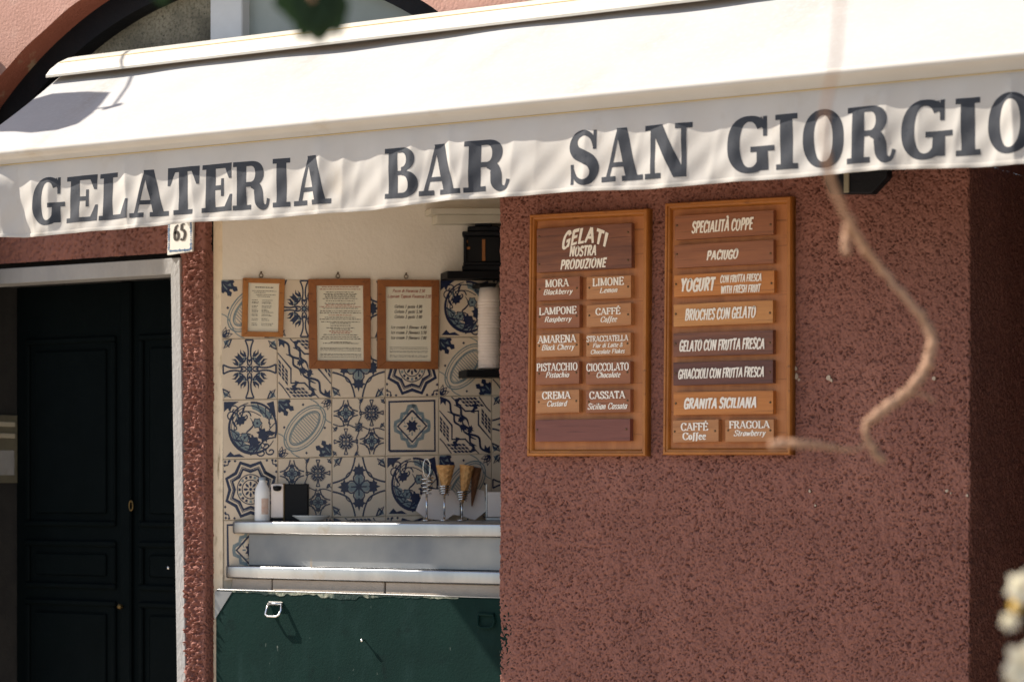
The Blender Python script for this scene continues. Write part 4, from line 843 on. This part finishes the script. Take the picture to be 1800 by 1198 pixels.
for i, y in enumerate((.975, .945, .905, .880, .862, .840, .820, .790, .755, .735, .712, .690, .655, .630, .600, .57, .545, .510, .49, .46, .43, .41, .385, .365, .34, .31, .285, .24, .225)):
    hw = random.uniform(.18, .46); l2.append((R_ if i in (0, 1, 9, 10, 14, 22, 23) else D_, 'x', .5 - hw, .5 + hw, y, .011))
for y in (.165, .150, .130, .085, .068, .045): l2.append((D_, 'x', .06, .94, y, .008))
framed('middle framed menu with dense rows of tiny dark and red print', [(543, 490), (651.5, 489), (652, 647.5), (544.5, 647.5)], [(556.5, 501.5), (639, 501.5), (640, 634), (558.5, 633)], M['pic'], l2, (594, 485))
l3 = [(R_, 'T', 'Pezzo di Focaccia 2,50', .14, .84, .925, .965), (R_, 'T', 'Ligurian Typical Focaccia 2,50', .03, .97, .852, .892),
      (D_, 'T', 'Gelato 1 gusto 4,00', .18, .78, .715, .755), (D_, 'T', 'Gelato 2 gusti 5,50', .18, .78, .647, .687), (D_, 'T', 'Gelato 3 gusti 7,00', .18, .78, .578, .618),
      (D_, 'T', 'Ice cream 1 flavour 4,00', .10, .88, .437, .477), (D_, 'T', 'Ice cream 2 flavours 5,50', .10, .88, .367, .407), (D_, 'T', 'Ice cream 3 flavours 7,00', .10, .88, .297, .337)]
for y in (.185, .165, .135, .118, .075, .058): l3.append((D_, 'x', .08, .92, y, .007))
framed('framed price list in large italics, nearest the stucco wall', [(664.5, 491), (772.5, 492), (770.5, 648.5), (664, 647.5)], [(678.5, 503.5), (759.5, 504), (758, 635), (679, 634.5)], M['pic'], l3, (714, 486))

# ------------------------------------------------------------------ serving counter and hatch
YC = .066; CT_ = thing('serving_counter', (PX(640, 1000, YC).x, .08, PX(640, 1040, .05).z), 'stainless steel serving counter with a lower steel ledge', 'counter')
def wedge(mb, px0, y, z0, z1, bev=.002, x1=XM + .22, inset=.002):
    xa = PX(px0, 900, y).x; ya = max(y + .004, tile_y(xa) - .012)
    mb.prism([(xa, y, z0), (x1, y, z0), (x1, tile_y(x1) - .014, z0), (xa, ya, z0)], (0, 0, z1 - z0), bev, seg=4)
zc1, zc0 = PX(640, 918, YC).z, PX(640, 940, YC).z
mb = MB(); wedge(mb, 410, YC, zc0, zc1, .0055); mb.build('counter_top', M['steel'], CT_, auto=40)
mb = MB(); wedge(mb, 437, YC + .03, PX(640, 997, YC + .03).z, zc0 - .001); mb.build('front_panel', M['dullsteel'], CT_)
YL = .050; zl1, zl0 = PX(640, 999, YL).z, PX(640, 1021, YL).z
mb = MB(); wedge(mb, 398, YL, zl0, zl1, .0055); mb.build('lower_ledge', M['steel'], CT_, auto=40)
for a, b in ((408, 477), (479, 675), (678, 1000)):
    mb = MB(); y = .062; xa, xb = PX(a, 1030, y).x, min(PX(b, 1030, y).x, .2); mb.box(xa, xb, y, y + .03, zl0 - .09, zl0 - .002, .002); mb.build('stone_skirt', M['slab'], CT_)
YH = .003; zh = PX(640, 1042, YH).z
HT = thing('serving_hatch', (PX(640, 1100, YH).x, YH, .40), 'dark green metal hatch with ring pulls under the counter', 'hatch')
xh0, xh1 = PX(379, 1080, YH).x, XM + .05
mb = MB(); mb.box(xh0, xh1, YH, YH + .022, .40, zh - .004, .003); mb.build('panel', M['green'], HT)
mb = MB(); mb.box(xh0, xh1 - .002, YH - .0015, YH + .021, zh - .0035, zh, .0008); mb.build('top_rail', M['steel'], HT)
mb = MB(); rj = random.Random(11); xs_ = np.linspace(PX(408, 1050, YH).x, PX(806, 1050, YH).x, 60)
def edge(i):
    u = i / 59; d = .003 + .006 * rj.random() * (.4 + math.sin(u * 3.1)) + (.010 if .40 < u < .56 else 0) + (.006 if .15 < u < .25 else 0); return max(.002, d)
ed = [edge(i) for i in range(60)]
mb.add([(x, YH - .0012, zh - .005) for x in xs_] + [(x, YH - .0012, zh - .005 - d) for x, d in zip(xs_, ed)], [(i, 60 + i, 61 + i, i + 1) for i in range(59)])
mb.build('flaked_edge', M['chip'], HT)
mb = MB(); c3 = [PX(377.5, 1038, YH - .002), PX(408, 1039, YH - .002), PX(377.5, 1088, YH - .002)]; mb.prism(c3, (0, .0015, 0)); mb.build('corner_plate', M['dullsteel'], HT)
def pull(px, py, dark=False):
    p = PX(px, py, YH); mb = MB(); m_ = M['chrome'] if not dark else M['green']
    w_ = .036
    mb.box(p.x - w_ * .85, p.x + w_ * .85, YH - .004, YH - .0005, p.z - .004, p.z + .009, .001); h = mb.build('ring_pull', m_, HT)
    mb = MB(); out = .024 if not dark else .010
    pts = [(p.x - w_ * .8, YH - .006, p.z + .001), (p.x - w_ * .9, YH - out * .5, p.z - .02), (p.x - w_ * .8, YH - out * .9, p.z - .036), (p.x - w_ * .5, YH - out, p.z - .042), (p.x + w_ * .5, YH - out, p.z - .042), (p.x + w_ * .8, YH - out * .9, p.z - .036), (p.x + w_ * .9, YH - out * .5, p.z - .02), (p.x + w_ * .8, YH - .006, p.z + .001)]
    mb.tube([(pts[0][0], YH - .006, p.z + .001)] + pts[1:] + [pts[0]], .0042, 8); mb.build('ring', m_, h, smooth=True)
    mb = MB(); mb.tube([(p.x - w_ * .85, YH - .006, p.z + .002), (p.x + w_ * .85, YH - .006, p.z + .002)], .0042, 8); mb.build('pin', m_, h, smooth=True)
pull(485, 1061); pull(856, 1080, True)
p = PX(641, 1124, YH); mb = MB(); mb.lathe(p + Vector((0, -.022, 0)), [(0, 0), (.005, .001), (.006, .006), (.003, .010), (.003, .022)], 12, axis=(0, 1, 0)); mb.build('knob', M['chrome'], HT, smooth=True)

# ------------------------------------------------------------------ things on the counter
def on(px, gap=.04):                # a spot on the counter under photo pixel px, gap metres before the tiles
    r = ray(px, 850); t = ((T0 - CAMP).dot(TN) + gap) / r.dot(TN); v = CAMP + r * t; return Vector((v.x, max(v.y, YC + .02), zc1 + .0005))
def hz(py, b): return 1.5 + (850 - py) / FPX * ((b - CAMP).dot(Vector((-ST, CT, 0))))
b = on(461, .042); H = hz(838, b) - b.z; r0 = .0275
t = thing('bottle', b, 'white plastic squeeze bottle with a bluish cap on the counter', 'bottle')
mb = MB(); mb.lathe(b, [(0, 0), (r0 * .95, 0), (r0, .004), (r0, H * .62), (r0 * .9, H * .74), (r0 * .55, H * .86), (r0 * .42, H * .90), (r0 * .42, H * .94)], 24); mb.build('bottle_body', M['white'], t, smooth=True)
mb = MB(); mb.lathe(b, [(r0 * .46, H * .93), (r0 * .46, H * .985), (r0 * .30, H), (0, H)], 16); mb.build('cap', M['capblue'], t, smooth=True)
mb = MB(); vd = (CAMP - b); vd.z = 0; a0 = math.atan2(vd.y, vd.x)
mb.grid(lambda u, v: (b.x + (r0 + .0006) * math.cos(a0 - .1 + 1.0 * u), b.y + (r0 + .0006) * math.sin(a0 - .1 + 1.0 * u), b.z + H * (.16 + .36 * v)), 8, 2); mb.build('sticker', M['label'], t, smooth=True)
b = on(508, .045); vr = Vector((CT, ST, 0)); vf = Vector((ST, -CT, 0))     # across the view / towards the viewer
def vbox(mb, c, w_, d_, z0, z1, bev=.002, rot=0.0, mi=0):
    Mx = Matrix.Translation((c.x, c.y, 0)) @ Matrix.Rotation(TH + rot, 4, 'Z'); mb.box(-w_ / 2, w_ / 2, -d_ / 2, d_ / 2, z0, z1, bev, mi, Mx)
t = thing('napkin_dispenser', b, 'napkin dispenser with a white paper face and a black side panel', 'napkin dispenser')
H = hz(850, b) - b.z
mb = MB(); vbox(mb, b + vr * .028, .085, .055, b.z, b.z + H, .003); mb.build('black_case', M['black'], t)
mb = MB(); vbox(mb, b - vr * .040, .046, .050, b.z + .012, b.z + H, .003); mb.build('napkin_face', M['napkin'], t)
mb = MB(); c = b - vr * .040 + vf * .026; mb.lathe(Vector((c.x, c.y, b.z + H - .012)), [(0, -.014), (.012, -.012), (.016, -.004), (.016, .004), (0, .006)], 14); mb.build('thumb_cutout', M['black'], t, smooth=True)
mb = MB(); vbox(mb, b - vr * .040, .050, .054, b.z, b.z + .011, .002); mb.build('foot', M['black'], t)
mb = MB(); vbox(mb, b - vr * .0155, .003, .056, b.z + .002, b.z + H + .002, .0008); mb.build('edge_trim', M['brass'], t)
b = on(547, .075); t = MB(); t.lathe(b, [(0, .002), (.04, .002), (.043, 0), (.045, .004), (.068, .018), (.070, .021), (.066, .020), (.044, .007), (0, .006)], 32)
tag(t.build('plate', M['ceramic'], origin=b, smooth=True), 'small white saucer on the counter beside the black dispenser', 'plate')
def cone_stand(px, coil_top, coil_bot, loop, label):
    b = on(px, .11); t = thing('cone_stand', b, label, 'cone stand', 'wire cone stands on the counter')
    zt_ = hz(coil_top, b); zb_ = hz(coil_bot, b)
    mb = MB(); mb.lathe(b, [(0, 0), (.020, 0), (.021, .003), (.006, .006), (0, .006)], 20); mb.build('base', M['chrome'], t, smooth=True)
    mb = MB(); mb.tube([b + Vector((0, 0, .004)), Vector((b.x, b.y, zb_))], .0036, 8); mb.build('stem', M['chrome'], t, smooth=True)
    mb = MB(); n = 64; mb.tube([Vector((b.x + (.014 + .010 * i / n) * math.cos(i * .42), b.y + (.014 + .010 * i / n) * math.sin(i * .42), zb_ + (zt_ - zb_) * i / n)) for i in range(n)], .0033, 6); mb.build('coil', M['chrome'], t, smooth=True)
    if loop:
        zl = hz(loop, b); mb = MB(); mb.tube([Vector((b.x, b.y, zt_)) + vr * (.013 * math.sin(a) * (1 if a < 9 else 1)) + Vector((0, 0, (zl - zt_) * (.5 - .5 * math.cos(a)))) for a in np.linspace(0, 2 * math.pi, 24)], .0018, 6); mb.build('handle', M['chrome'], t, smooth=True)
    return b
cone_stand(750, 838, 868, 806, 'wire cone stand with a loop handle and no cone in its coil')
cone_stand(781, 852, 869, None, 'short wire stand holding the upright waffle cone with the widest rim')
cone_stand(812, 862, 880, None, 'wire stand rightmost of three, with two cones leaning in it')
def cone(px, top, tip, w_, m_, label, tipx=None, gap=.11, crown=False):
    b = on(px, gap); zt_ = hz(top, b); zb_ = hz(tip, b); ax = Vector((0, 0, zt_ - zb_))
    if tipx is not None: ax = ax + vr * ((px - tipx) * .00197)
    base = Vector((b.x, b.y, zb_)) - (vr * ((px - tipx) * .00197) if tipx is not None else Vector())
    L = ax.length; mb = MB(); prof = [(.002, 0)]
    for i in range(1, 25): prof.append((w_ * (i / 24) ** .85 + (.0009 if i % 3 == 0 else 0), L * i / 24))
    prof += [(w_ - .002, L - .002), (w_ * .5, L * .6), (.0, L * .3)]
    q3 = Vector((0, 0, 1)).rotation_difference(ax)
    def wafer(u, v):                     # pressed waffle grid
        th_ = 2 * math.pi * u; rr = .002 + (w_ - .002) * v ** .85 + .0016 * max(math.sin(5 * th_ + 34 * v), math.sin(5 * th_ - 34 * v)) * min(1, v * 3)
        return base + q3 @ Vector((rr * math.cos(th_), rr * math.sin(th_), L * v))
    mb.grid(wafer, 60, 44); mb.lathe(base, prof[-4:], 22, axis=ax)
    tag(mb.build('ice_cream_cone', m_, origin=base, smooth=True), label, 'ice cream cone', 'waffle cones in the wire stands')
cone(783, 817, 869, .0335, M['wafer'], 'upright pale waffle cone left of the other two')
cone(821, 817, 884, .026, M['wafer'], 'pale waffle cone leaning in the rightmost wire stand', 813)
cone(838, 821, 889, .017, M['wafer_dark'], 'dark slim toasted cone leaning behind the pale right one', 829, .085)
NAP = [([(732, 897), (745, 868), (763, 859), (797, 861), (809, 879), (809, 906), (797, 904), (783, 918), (760, 912), (747, 909)], .062, 'folded paper napkin fanned out behind the left wire stands'),
       ([(811, 879), (838, 858), (853, 862), (856, 897), (834, 918), (815, 907)], .068, 'folded paper napkin fanned out beside the white box')]
for poly_, off, lab in NAP:
    P = [TP(x, y, off) for x, y in poly_]
    for q_ in P:
        q_.z = max(q_.z, zc1 + .001)
    zt2 = max(q_.z for q_ in P)
    P = [q_ - TN * (.018 * (q_.z - zc1) / (zt2 - zc1)) for q_ in P]
    mb = MB(); mb.prism(P, -TN * .007)
    tag(mb.build('paper_napkin', M['napkin']), lab, 'napkin', 'napkins standing on the counter')
b = on(872, .10); H = hz(850, b) - b.z
t = thing('napkin_box', b, 'white box of napkins half hidden by the stucco wall', 'napkin box')
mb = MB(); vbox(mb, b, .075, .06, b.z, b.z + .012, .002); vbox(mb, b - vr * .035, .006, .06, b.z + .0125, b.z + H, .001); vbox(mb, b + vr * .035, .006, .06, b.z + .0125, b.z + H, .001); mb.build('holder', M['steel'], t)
mb = MB(); vbox(mb, b + vf * .004, .062, .052, b.z + .013, b.z + H * .78, .002, .0); mb.build('napkin_stack', M['napkin'], t)

# ------------------------------------------------------------------ right end of the niche
def tbox(mb, px0, px1, py0, py1, o0, o1, bev=.002):
    P = [TP(px0, py1, o1), TP(px1, py1, o1), TP(px1, py0, o1), TP(px0, py0, o1)]; mb.prism(P, -TN * (o1 - o0), bev)
mb = MB(); tbox(mb, 786, 905, 476, 489, .003, .11); SH = tag(mb.build('shelf', M['black']), 'black wall shelf above the tiles carrying the dark lantern', 'shelf')
zs = max(v.co.z for v in SH.data.vertices) + SH.location.z
bl = TP(850, 480, .055); bl.z = zs + .001
t = thing('lantern', bl, 'dark lantern with an amber glint standing on the black shelf', 'lantern')
w2 = .078; ztop = hz(392, bl)
mb = MB(); vbox(mb, bl, w2 * 2, .09, bl.z, bl.z + .018, .003); vbox(mb, bl, w2 * 1.9, .085, bl.z + .019, bl.z + .03, .003)
for sx in (-1, 1):
    for sy in (-1, 1): vbox(mb, bl + vr * (w2 * .86 * sx) + vf * (.036 * sy), .012, .010, bl.z + .03, ztop - .05, .002)
mb.build('cage', M['iron'], t)
mb = MB(); vbox(mb, bl, w2 * 1.55, .06, bl.z + .031, ztop - .052, .002); mb.build('dark_pane', M['black'], t)
mb = MB(); vbox(mb, bl + vr * .001 + vf * .032, .012, .003, bl.z + .035, ztop - .062, .001); vbox(mb, bl - vr * .058 + vf * .0325, .018, .003, ztop - .10, ztop - .09, .001); vbox(mb, bl - vr * .062 + vf * .0325, .010, .003, ztop - .076, ztop - .066, .001); mb.build('amber_strip', M['amber'], t)
mb = MB(); vbox(mb, bl, w2 * 2.0, .09, ztop - .05, ztop - .035, .003); vbox(mb, bl, w2 * 1.5, .07, ztop - .0345, ztop - .015, .004); vbox(mb, bl, w2 * .8, .05, ztop - .0145, ztop, .004); mb.build('roof', M['iron'], t)
t = thing('shutter_casing', TP(815, 392, .06), 'pale ribbed shutter casing at the top of the niche', 'casing')
mb = MB(); tbox(mb, 757, 910, 366, 376, .004, .10); mb.build('upper_rail', M['panelbox'], t); mb = MB(); tbox(mb, 768, 910, 377, 392, .004, .085); mb.build('lower_rail', M['panelbox'], t)
t = thing('cup_holder', TP(850, 655, .05), 'black wall bracket holding the tall column of paper cups', 'bracket')
mb = MB(); tbox(mb, 820, 905, 649, 662, .004, .13, .003); mb.build('bracket_arm', M['black'], t)
mb = MB(); tbox(mb, 842, 872, 497, 504, .004, .11, .003); mb.build('top_clip', M['black'], t)
cb = TP(860, 640, .065); z0 = TP(860, 648, .065).z + .001; z1 = TP(860, 506, .065).z; NC = 24; dz = (z1 - z0 - .05) / (NC - 1); rc = .042
mb = MB(); mb.lathe((cb.x, cb.y, z0), [(rc * .82, .05), (rc * .80, .0495), (rc * .93, .0015), (rc * .97, 0), (rc, .001), (rc * 1.01, .003), (rc * .985, .0045), (rc * .84, .051), (0, .051), (0, .0495), (rc * .80, .0495)], 24)
first = tag(mb.build('paper_cup', M['napkin'], origin=(cb.x, cb.y, z0), smooth=True), 'white paper cup nested in the tall wall stack', 'paper cup', 'paper cups nested in one stack')
for i in range(1, NC):
    o = first.copy(); COL.objects.link(o); o.location = (cb.x + random.uniform(-.0012, .0012), cb.y + random.uniform(-.0012, .0012), z0 + dz * i)
# house number tile
xt0, xt1 = PX(294, 430, -.016).x, PX(338, 420, -.016).x; zb0 = PX(316, 445, -.016).z; zt0 = zb0 + .135
t = thing('house_number', ((xt0 + xt1) / 2, -.006, zb0), 'white glazed house number tile edged with blue scrolls', 'house number')
tl = .004
mb = MB(); mb.prism([(xt0, -.016, zb0 - tl), (xt1, -.016, zb0 + tl), (xt1 + .004, -.016, zt0 + tl), (xt0 + .004, -.016, zt0 - tl)], (0, .010, 0), .001); mb.build('number_tile', M['ceramic'], t)
mb = MB(); serif_text(mb, '65', lambda x, z, k: (x, -.0168 - .0001 * k, z), xt0 + .030, xt1 - .028, zb0 + .048, zb0 + .104, na=.105, nb=.05); mb.build('numerals', M['ink_dark'], t)
mb = MB(); rj = random.Random(4); wd, hg = xt1 - xt0, zt0 - zb0
for i in range(30):
    u = (i % 15 + .5) / 15; vert = i < 15
    for sd in (0, 1):
        cx = xt0 + wd * (.10 + .80 * u) if not vert else (xt0 + .008 if sd == 0 else xt1 - .006); cz = (zb0 + .010 if sd == 0 else zt0 - .010) if not vert else zb0 + hg * (.08 + .84 * u)
        r_ = rj.uniform(.0035, .0065); mb.poly([(cx + r_ * rj.uniform(.6, 1.2) * math.cos(a), -.0165 - i * 1e-5, cz + r_ * rj.uniform(.5, 1.2) * math.sin(a)) for a in np.linspace(0, 2 * math.pi, 8)[:-1]])
mb.build('scroll_border', mat('number_tile_blue', (.14, .22, .33), (.06, .11, .22), 90, .3), t)
# doorbell panel on the porch side
pY = YD - .012
xa, xb = XL + .001, XL + .001
ip = [PX(-14, 726, 0), PX(28, 848, 0)]
def onporch(px, py):
    r = ray(px, py); tt = (XL - CAMP.x) / r.x; return CAMP + r * tt
pA, pB = onporch(-24, 728), onporch(27, 848)
t = thing('doorbell_panel', (XL, (pA.y + pB.y) / 2, pB.z), 'brass doorbell panel with name plates beside the dark door', 'doorbell')
y0_, y1_ = max(pA.y, .06), min(pB.y, YD - .003); zA, zB = pA.z, pB.z
mb = MB(); mb.box(XL + .0005, XL + .012, y0_, y1_, zB, zA, .002); mb.build('panel', M['postal'], t)
for f_ in (.10, .27): mb = MB(); mb.box(XL + .0125, XL + .017, y0_ + .02, y1_ - .018, zA - (zA - zB) * (f_ + .07), zA - (zA - zB) * f_, .002); mb.build('name_plate', M['postal_lite'], t)
mb = MB(); mb.box(XL + .0125, XL + .014, y0_ + .02, y1_ - .02, zB + .03, zB + (zA - zB) * .48, .001); mb.build('speaker_grille', M['framegrey'], t)
# black wall lamp hidden behind the valance
lp = [PX(1450, 318, -.16), PX(1455, 340, -.16), PX(1537, 340, -.16), PX(1553, 324, -.16), PX(1575, 290, -.16), PX(1575, 255, -.16), PX(1448, 255, -.16)]
t = thing('wall_lamp', (PX(1500, 330, -.07).x, 0, lp[1].z), 'black metal wall lamp peeping out below the valance', 'wall lamp')
mb = MB(); mb.prism([PX(1450, 322, -.16), PX(1458, 340, -.16), PX(1532, 340, -.16), PX(1560, 310, -.16), PX(1560, 255, -.16), PX(1450, 255, -.16)], (0, .04, 0), .004); mb.build('housing', M['iron'], t)
mb = MB(); p = PX(1482, 341, -.168); q_ = PX(1494, 312, -.168); mb.box(p.x, q_.x - .004, -.166, -.1605, p.z + .004, q_.z + .08, .002); mb.build('brass_clip', M['postal'], t)
mb = MB(); mb.box(p.x - .02, p.x + .04, -.119, -.0, p.z + .05, p.z + .14, .002); mb.build('wall_plate', M['iron'], t)

# ------------------------------------------------------------------ foreground plants
def stem(pts, r0, r1, d, n=8):
    P = cr(pts, 6); m = len(P); mb = MB()
    mb.tube([PD(x, y, d + .06 * math.sin(i * .21)) for i, (x, y) in enumerate(P)], [r0 + (r1 - r0) * i / (m - 1) for i in range(m)], n); return mb
DV = 4.0
t = thing('hanging_vine', PD(1550, 808, DV), 'dry curling vine stem hanging before the right of the awning', 'vine')
def stem3(keys):                         # (px, py, camera depth, radius)
    a = cr([(k[0], k[1]) for k in keys], 8); b = cr([(k[2], k[3]) for k in keys], 8); mb = MB()
    mb.tube([PD(x, y, d) + Vector((.0016 * math.sin(i * 1.9), 0, .0012 * math.sin(i * 1.3))) * (r_ / .005) for i, ((x, y), (d, r_)) in enumerate(zip(a, b))], [r_ * (1 + .10 * math.sin(i * 1.1) + .08 * math.sin(i * 2.7)) for i, (d, r_) in enumerate(b)], 10); return mb
stem3([(1600, -760, 2.6, .0022), (1510, -300, 2.6, .0022), (1480, -40, 2.7, .0020), (1474, 40, 2.7, .0020), (1468, 110, 2.75, .0021), (1451, 190, 2.8, .0022), (1450, 250, 2.9, .0024), (1462, 320, 3.1, 0.0046), (1490, 385, 3.5, 0.0055), (1512, 425, 3.9, 0.0068), (1540, 462, 4.0, 0.0065), (1590, 520, 4.0, 0.0065), (1628, 568, 4.0, 0.0075), (1638, 605, 4.0, 0.0083), (1625, 650, 4.0, 0.0086), (1596, 688, 4.0, 0.0086), (1560, 715, 4.0, 0.0083), (1530, 738, 4.0, 0.0075), (1521, 756, 4.0, 0.0052), (1528, 776, 4.0, 0.0057), (1540, 795, 4.0, 0.0075), (1550, 808, 4.0, 0.0068)]).build('main_stem', M['vine'], t, smooth=True)
stem3([(1355, 782, 3.8, 0.0068), (1380, 779, 3.8, 0.0065), (1420, 780, 3.8, 0.0057), (1460, 785, 3.9, 0.0044), (1500, 790, 4.0, 0.0031), (1526, 778, 4.0, 0.0029)]).build('side_shoot', M['vine'], t, smooth=True)
stem3([(1486, 446, 3.7, 0.0068), (1488, 425, 3.7, 0.0068), (1489, 404, 3.7, 0.0060), (1496, 388, 3.6, 0.0047)]).build('cut_stub', M['vine'], t, smooth=True)
stem3([(1600, 690, 4.0, 0.0029), (1622, 692, 4.0, 0.0023), (1645, 708, 4.0, 0.0013)]).build('tendril', M['vine'], t, smooth=True)
def leafmesh(mb, c, d, up_, L, W):
    d = d.normalized(); s_ = d.cross(up_).normalized(); up_ = s_.cross(d); pts = []
    for i in range(9):
        u = i / 8; w_ = W * math.sin(math.pi * u ** .8) * (1 + .12 * math.sin(i * 2.3)); o_ = c + d * (L * u) - up_ * (.12 * L * u * u)
        pts.append((o_ - s_ * w_ + up_ * w_ * .25, o_, o_ + s_ * w_ + up_ * w_ * .25))
    vs_ = [p for tr in pts for p in tr]
    mb.add(vs_, [f for i in range(8) for f in ((i * 3, i * 3 + 1, i * 3 + 4, i * 3 + 3), (i * 3 + 1, i * 3 + 2, i * 3 + 5, i * 3 + 4))])
# unseen leaves added above the picture, set sunward to dapple the stem below
for pts_ in ([(1476, 20), (1470, 70), (1462, 130), (1452, 190), (1450, 240), (1455, 290), (1464, 325)], [(1535, 455), (1562, 490), (1592, 522), (1612, 546)], [(1470, 786), (1505, 788)]):
    for (x, y) in pts_:
        c_ = PD(x, y, 2.75 if y < 300 else 3.2 if y < 380 else 4.0) - SUN * random.uniform(1.45, 1.65); mb = MB(); l0 = c_ - vr * .02 + Vector((0, 0, .03)); l1 = PD(1230 + x * .18, -1390, DV)
        mb.tube([l0, l0 * .6 + l1 * .4 + vf * .05, l1], [.0012, .0018, .0024], 5); leafmesh(mb, l0, vr * .5 - Vector((0, 0, .6)), SUN, .085, .030); mb.build('leaf', M['leaf'], t, smooth=True)
stem([(300, -1500), (700, -1650), (1200, -1400), (1500, -1000), (1560, -760)], .007, .0035, DV).build('upper_stem', M['vine'], t, smooth=True)
DL = 3.1; t = thing('leafy_branch', PD(548, 80, DL), 'dark blurred leaves drooping in at the top edge', 'branch')
stem([(260, -330), (380, -170), (470, -60), (530, -30), (550, 0)], .008, .003, DL).build('twig', M['vine'], t, smooth=True)
for (x, y, dx, dz_, L, W) in ((500, -40, .35, -.9, .070, .024), (545, -30, .1, -1, .078, .026), (570, -38, -.05, -1, .082, .026), (588, -30, .05, -1, .070, .017), (530, -20, .5, -.8, .058, .018), (275, -24, .3, -.6, .028, .011), (560, -30, -.3, -.9, .078, .024)):
    mb = MB(); leafmesh(mb, PD(x, y, DL + random.uniform(-.03, .03)), vr * dx + Vector((0, 0, dz_)) + vf * random.uniform(-.2, .2), vf, L, W); mb.build('leaf', M['leaf'], t, smooth=True)
DFl = 2.9; t = thing('flowering_shrub', (PD(1830, 1190, DFl).x, PD(1830, 1190, DFl).y, 0), 'white flowers of a shrub at the lower right edge', 'shrub')
base = PD(1850, 1190, DFl); base.z = 0
mb = MB(); mb.tube([base, PD(1850, 1300, DFl), PD(1835, 1190, DFl), PD(1815, 1110, DFl), PD(1800, 1060, DFl), PD(1790, 1010, DFl)], [.012, .008, .005, .004, .003, .002], 8); mb.build('shrub_stem', M['leaf'], t, smooth=True)
def flower(px, py, r, d):
    c_ = PD(px, py, d); mb = MB()
    for k in range(6):
        a = k * math.pi / 3 + .3; dd = vr * math.cos(a) + Vector((0, 0, math.sin(a))) + vf * .55; leafmesh(mb, c_, dd, vf, r * 1.15, r * .42)
    mb.lathe(c_ - vf * r * .2, [(0, r * .45), (r * .3, r * .35), (r * .4, 0), (r * .2, -r * .3), (0, -r * .35)], 10)
    mb.build('flower', M['petal'], t, smooth=True)
flower(1795, 1032, .021, DFl); flower(1774, 1091, .012, DFl + .02); flower(1800, 1165, .028, DFl - .03); flower(1786, 1186, .016, DFl - .03)
mb = MB(); mb.lathe(PD(1786, 1066, DFl), [(0, -.008), (.006, -.004), (.008, .003), (.004, .007), (0, .008)], 12); mb.build('bud', M['bud'], t, smooth=True)

# ------------------------------------------------------------------ out of view, added to shade the door head and the awning's end
t = thing('shade_panel', (-2.34, -.15, .9), 'added unseen dark green panel that shades the door head', 'shade panel')
mb = MB(); mb.prism([(-2.36, -.263, .9), (-2.36, -.004, .9), (-2.36, -.004, 3.14), (-2.36, -.12, 3.2), (-2.36, -.263, 3.42)], (.035, 0, 0), .003); mb.build('shade_board', M['door'], t)  # added blocker, top sloped so its shadow covers the door head
mb = MB()
for i in range(26): mb.box(-2.3245, -2.318, -.235, -.036, 1.0 + i * .08, 1.05 + i * .08, .002)
mb.build('panel_strips', M['door'], t)
def fabpt(px, py):
    lo_, hi_ = -.65, -.05
    for _ in range(40):
        m_ = (lo_ + hi_) / 2; p = PX(px, py, m_); zf = zf0 + (ZL - zf0) * (-.09 - m_) / .56
        if p.z > zf: lo_ = m_
        else: hi_ = m_
    return PX(px, py, m_)
def cast(px, py, x):
    p = fabpt(px, py); k = (p.x - x) / SUN.x; return p - SUN * k
xs0 = -2.75
shp = [cast(x, y, xs0) for x, y in ((-40, 229), (30, 228), (60, 231), (100, 227), (135, 216), (160, 196), (176, 178), (190, 158), (150, 157), (95, 161), (40, 176), (-40, 222))]
cz_ = sum(shp, Vector()) / len(shp)
t = thing('shadow_cutout', (xs0, 0, cz_.z), 'added unseen cut-out left of the awning, shaped to shade its end', 'shadow caster')
mb = MB(); mb.prism(shp, (-.02, 0, 0), .001); mb.build('board', M['iron'], t)  # added cut-out, outlined back from the shadow it casts on the canvas
a_, b_, c_ = cast(220, 149, xs0), cast(196, 184, xs0), cast(180, 189, xs0); d_ = cast(208, 181, xs0)
mb = MB(); mb.tube([Vector((xs0, -.01, a_.z + .04)), a_, b_], .006, 8); mb.tube([c_, d_], [.010, .014], 8); mb.tube([b_, b_ + (cz_ - b_) * .3], .005, 6); mb.build('bracket', M['iron'], t, smooth=True)  # rods added to cast the thin arm of that shadow
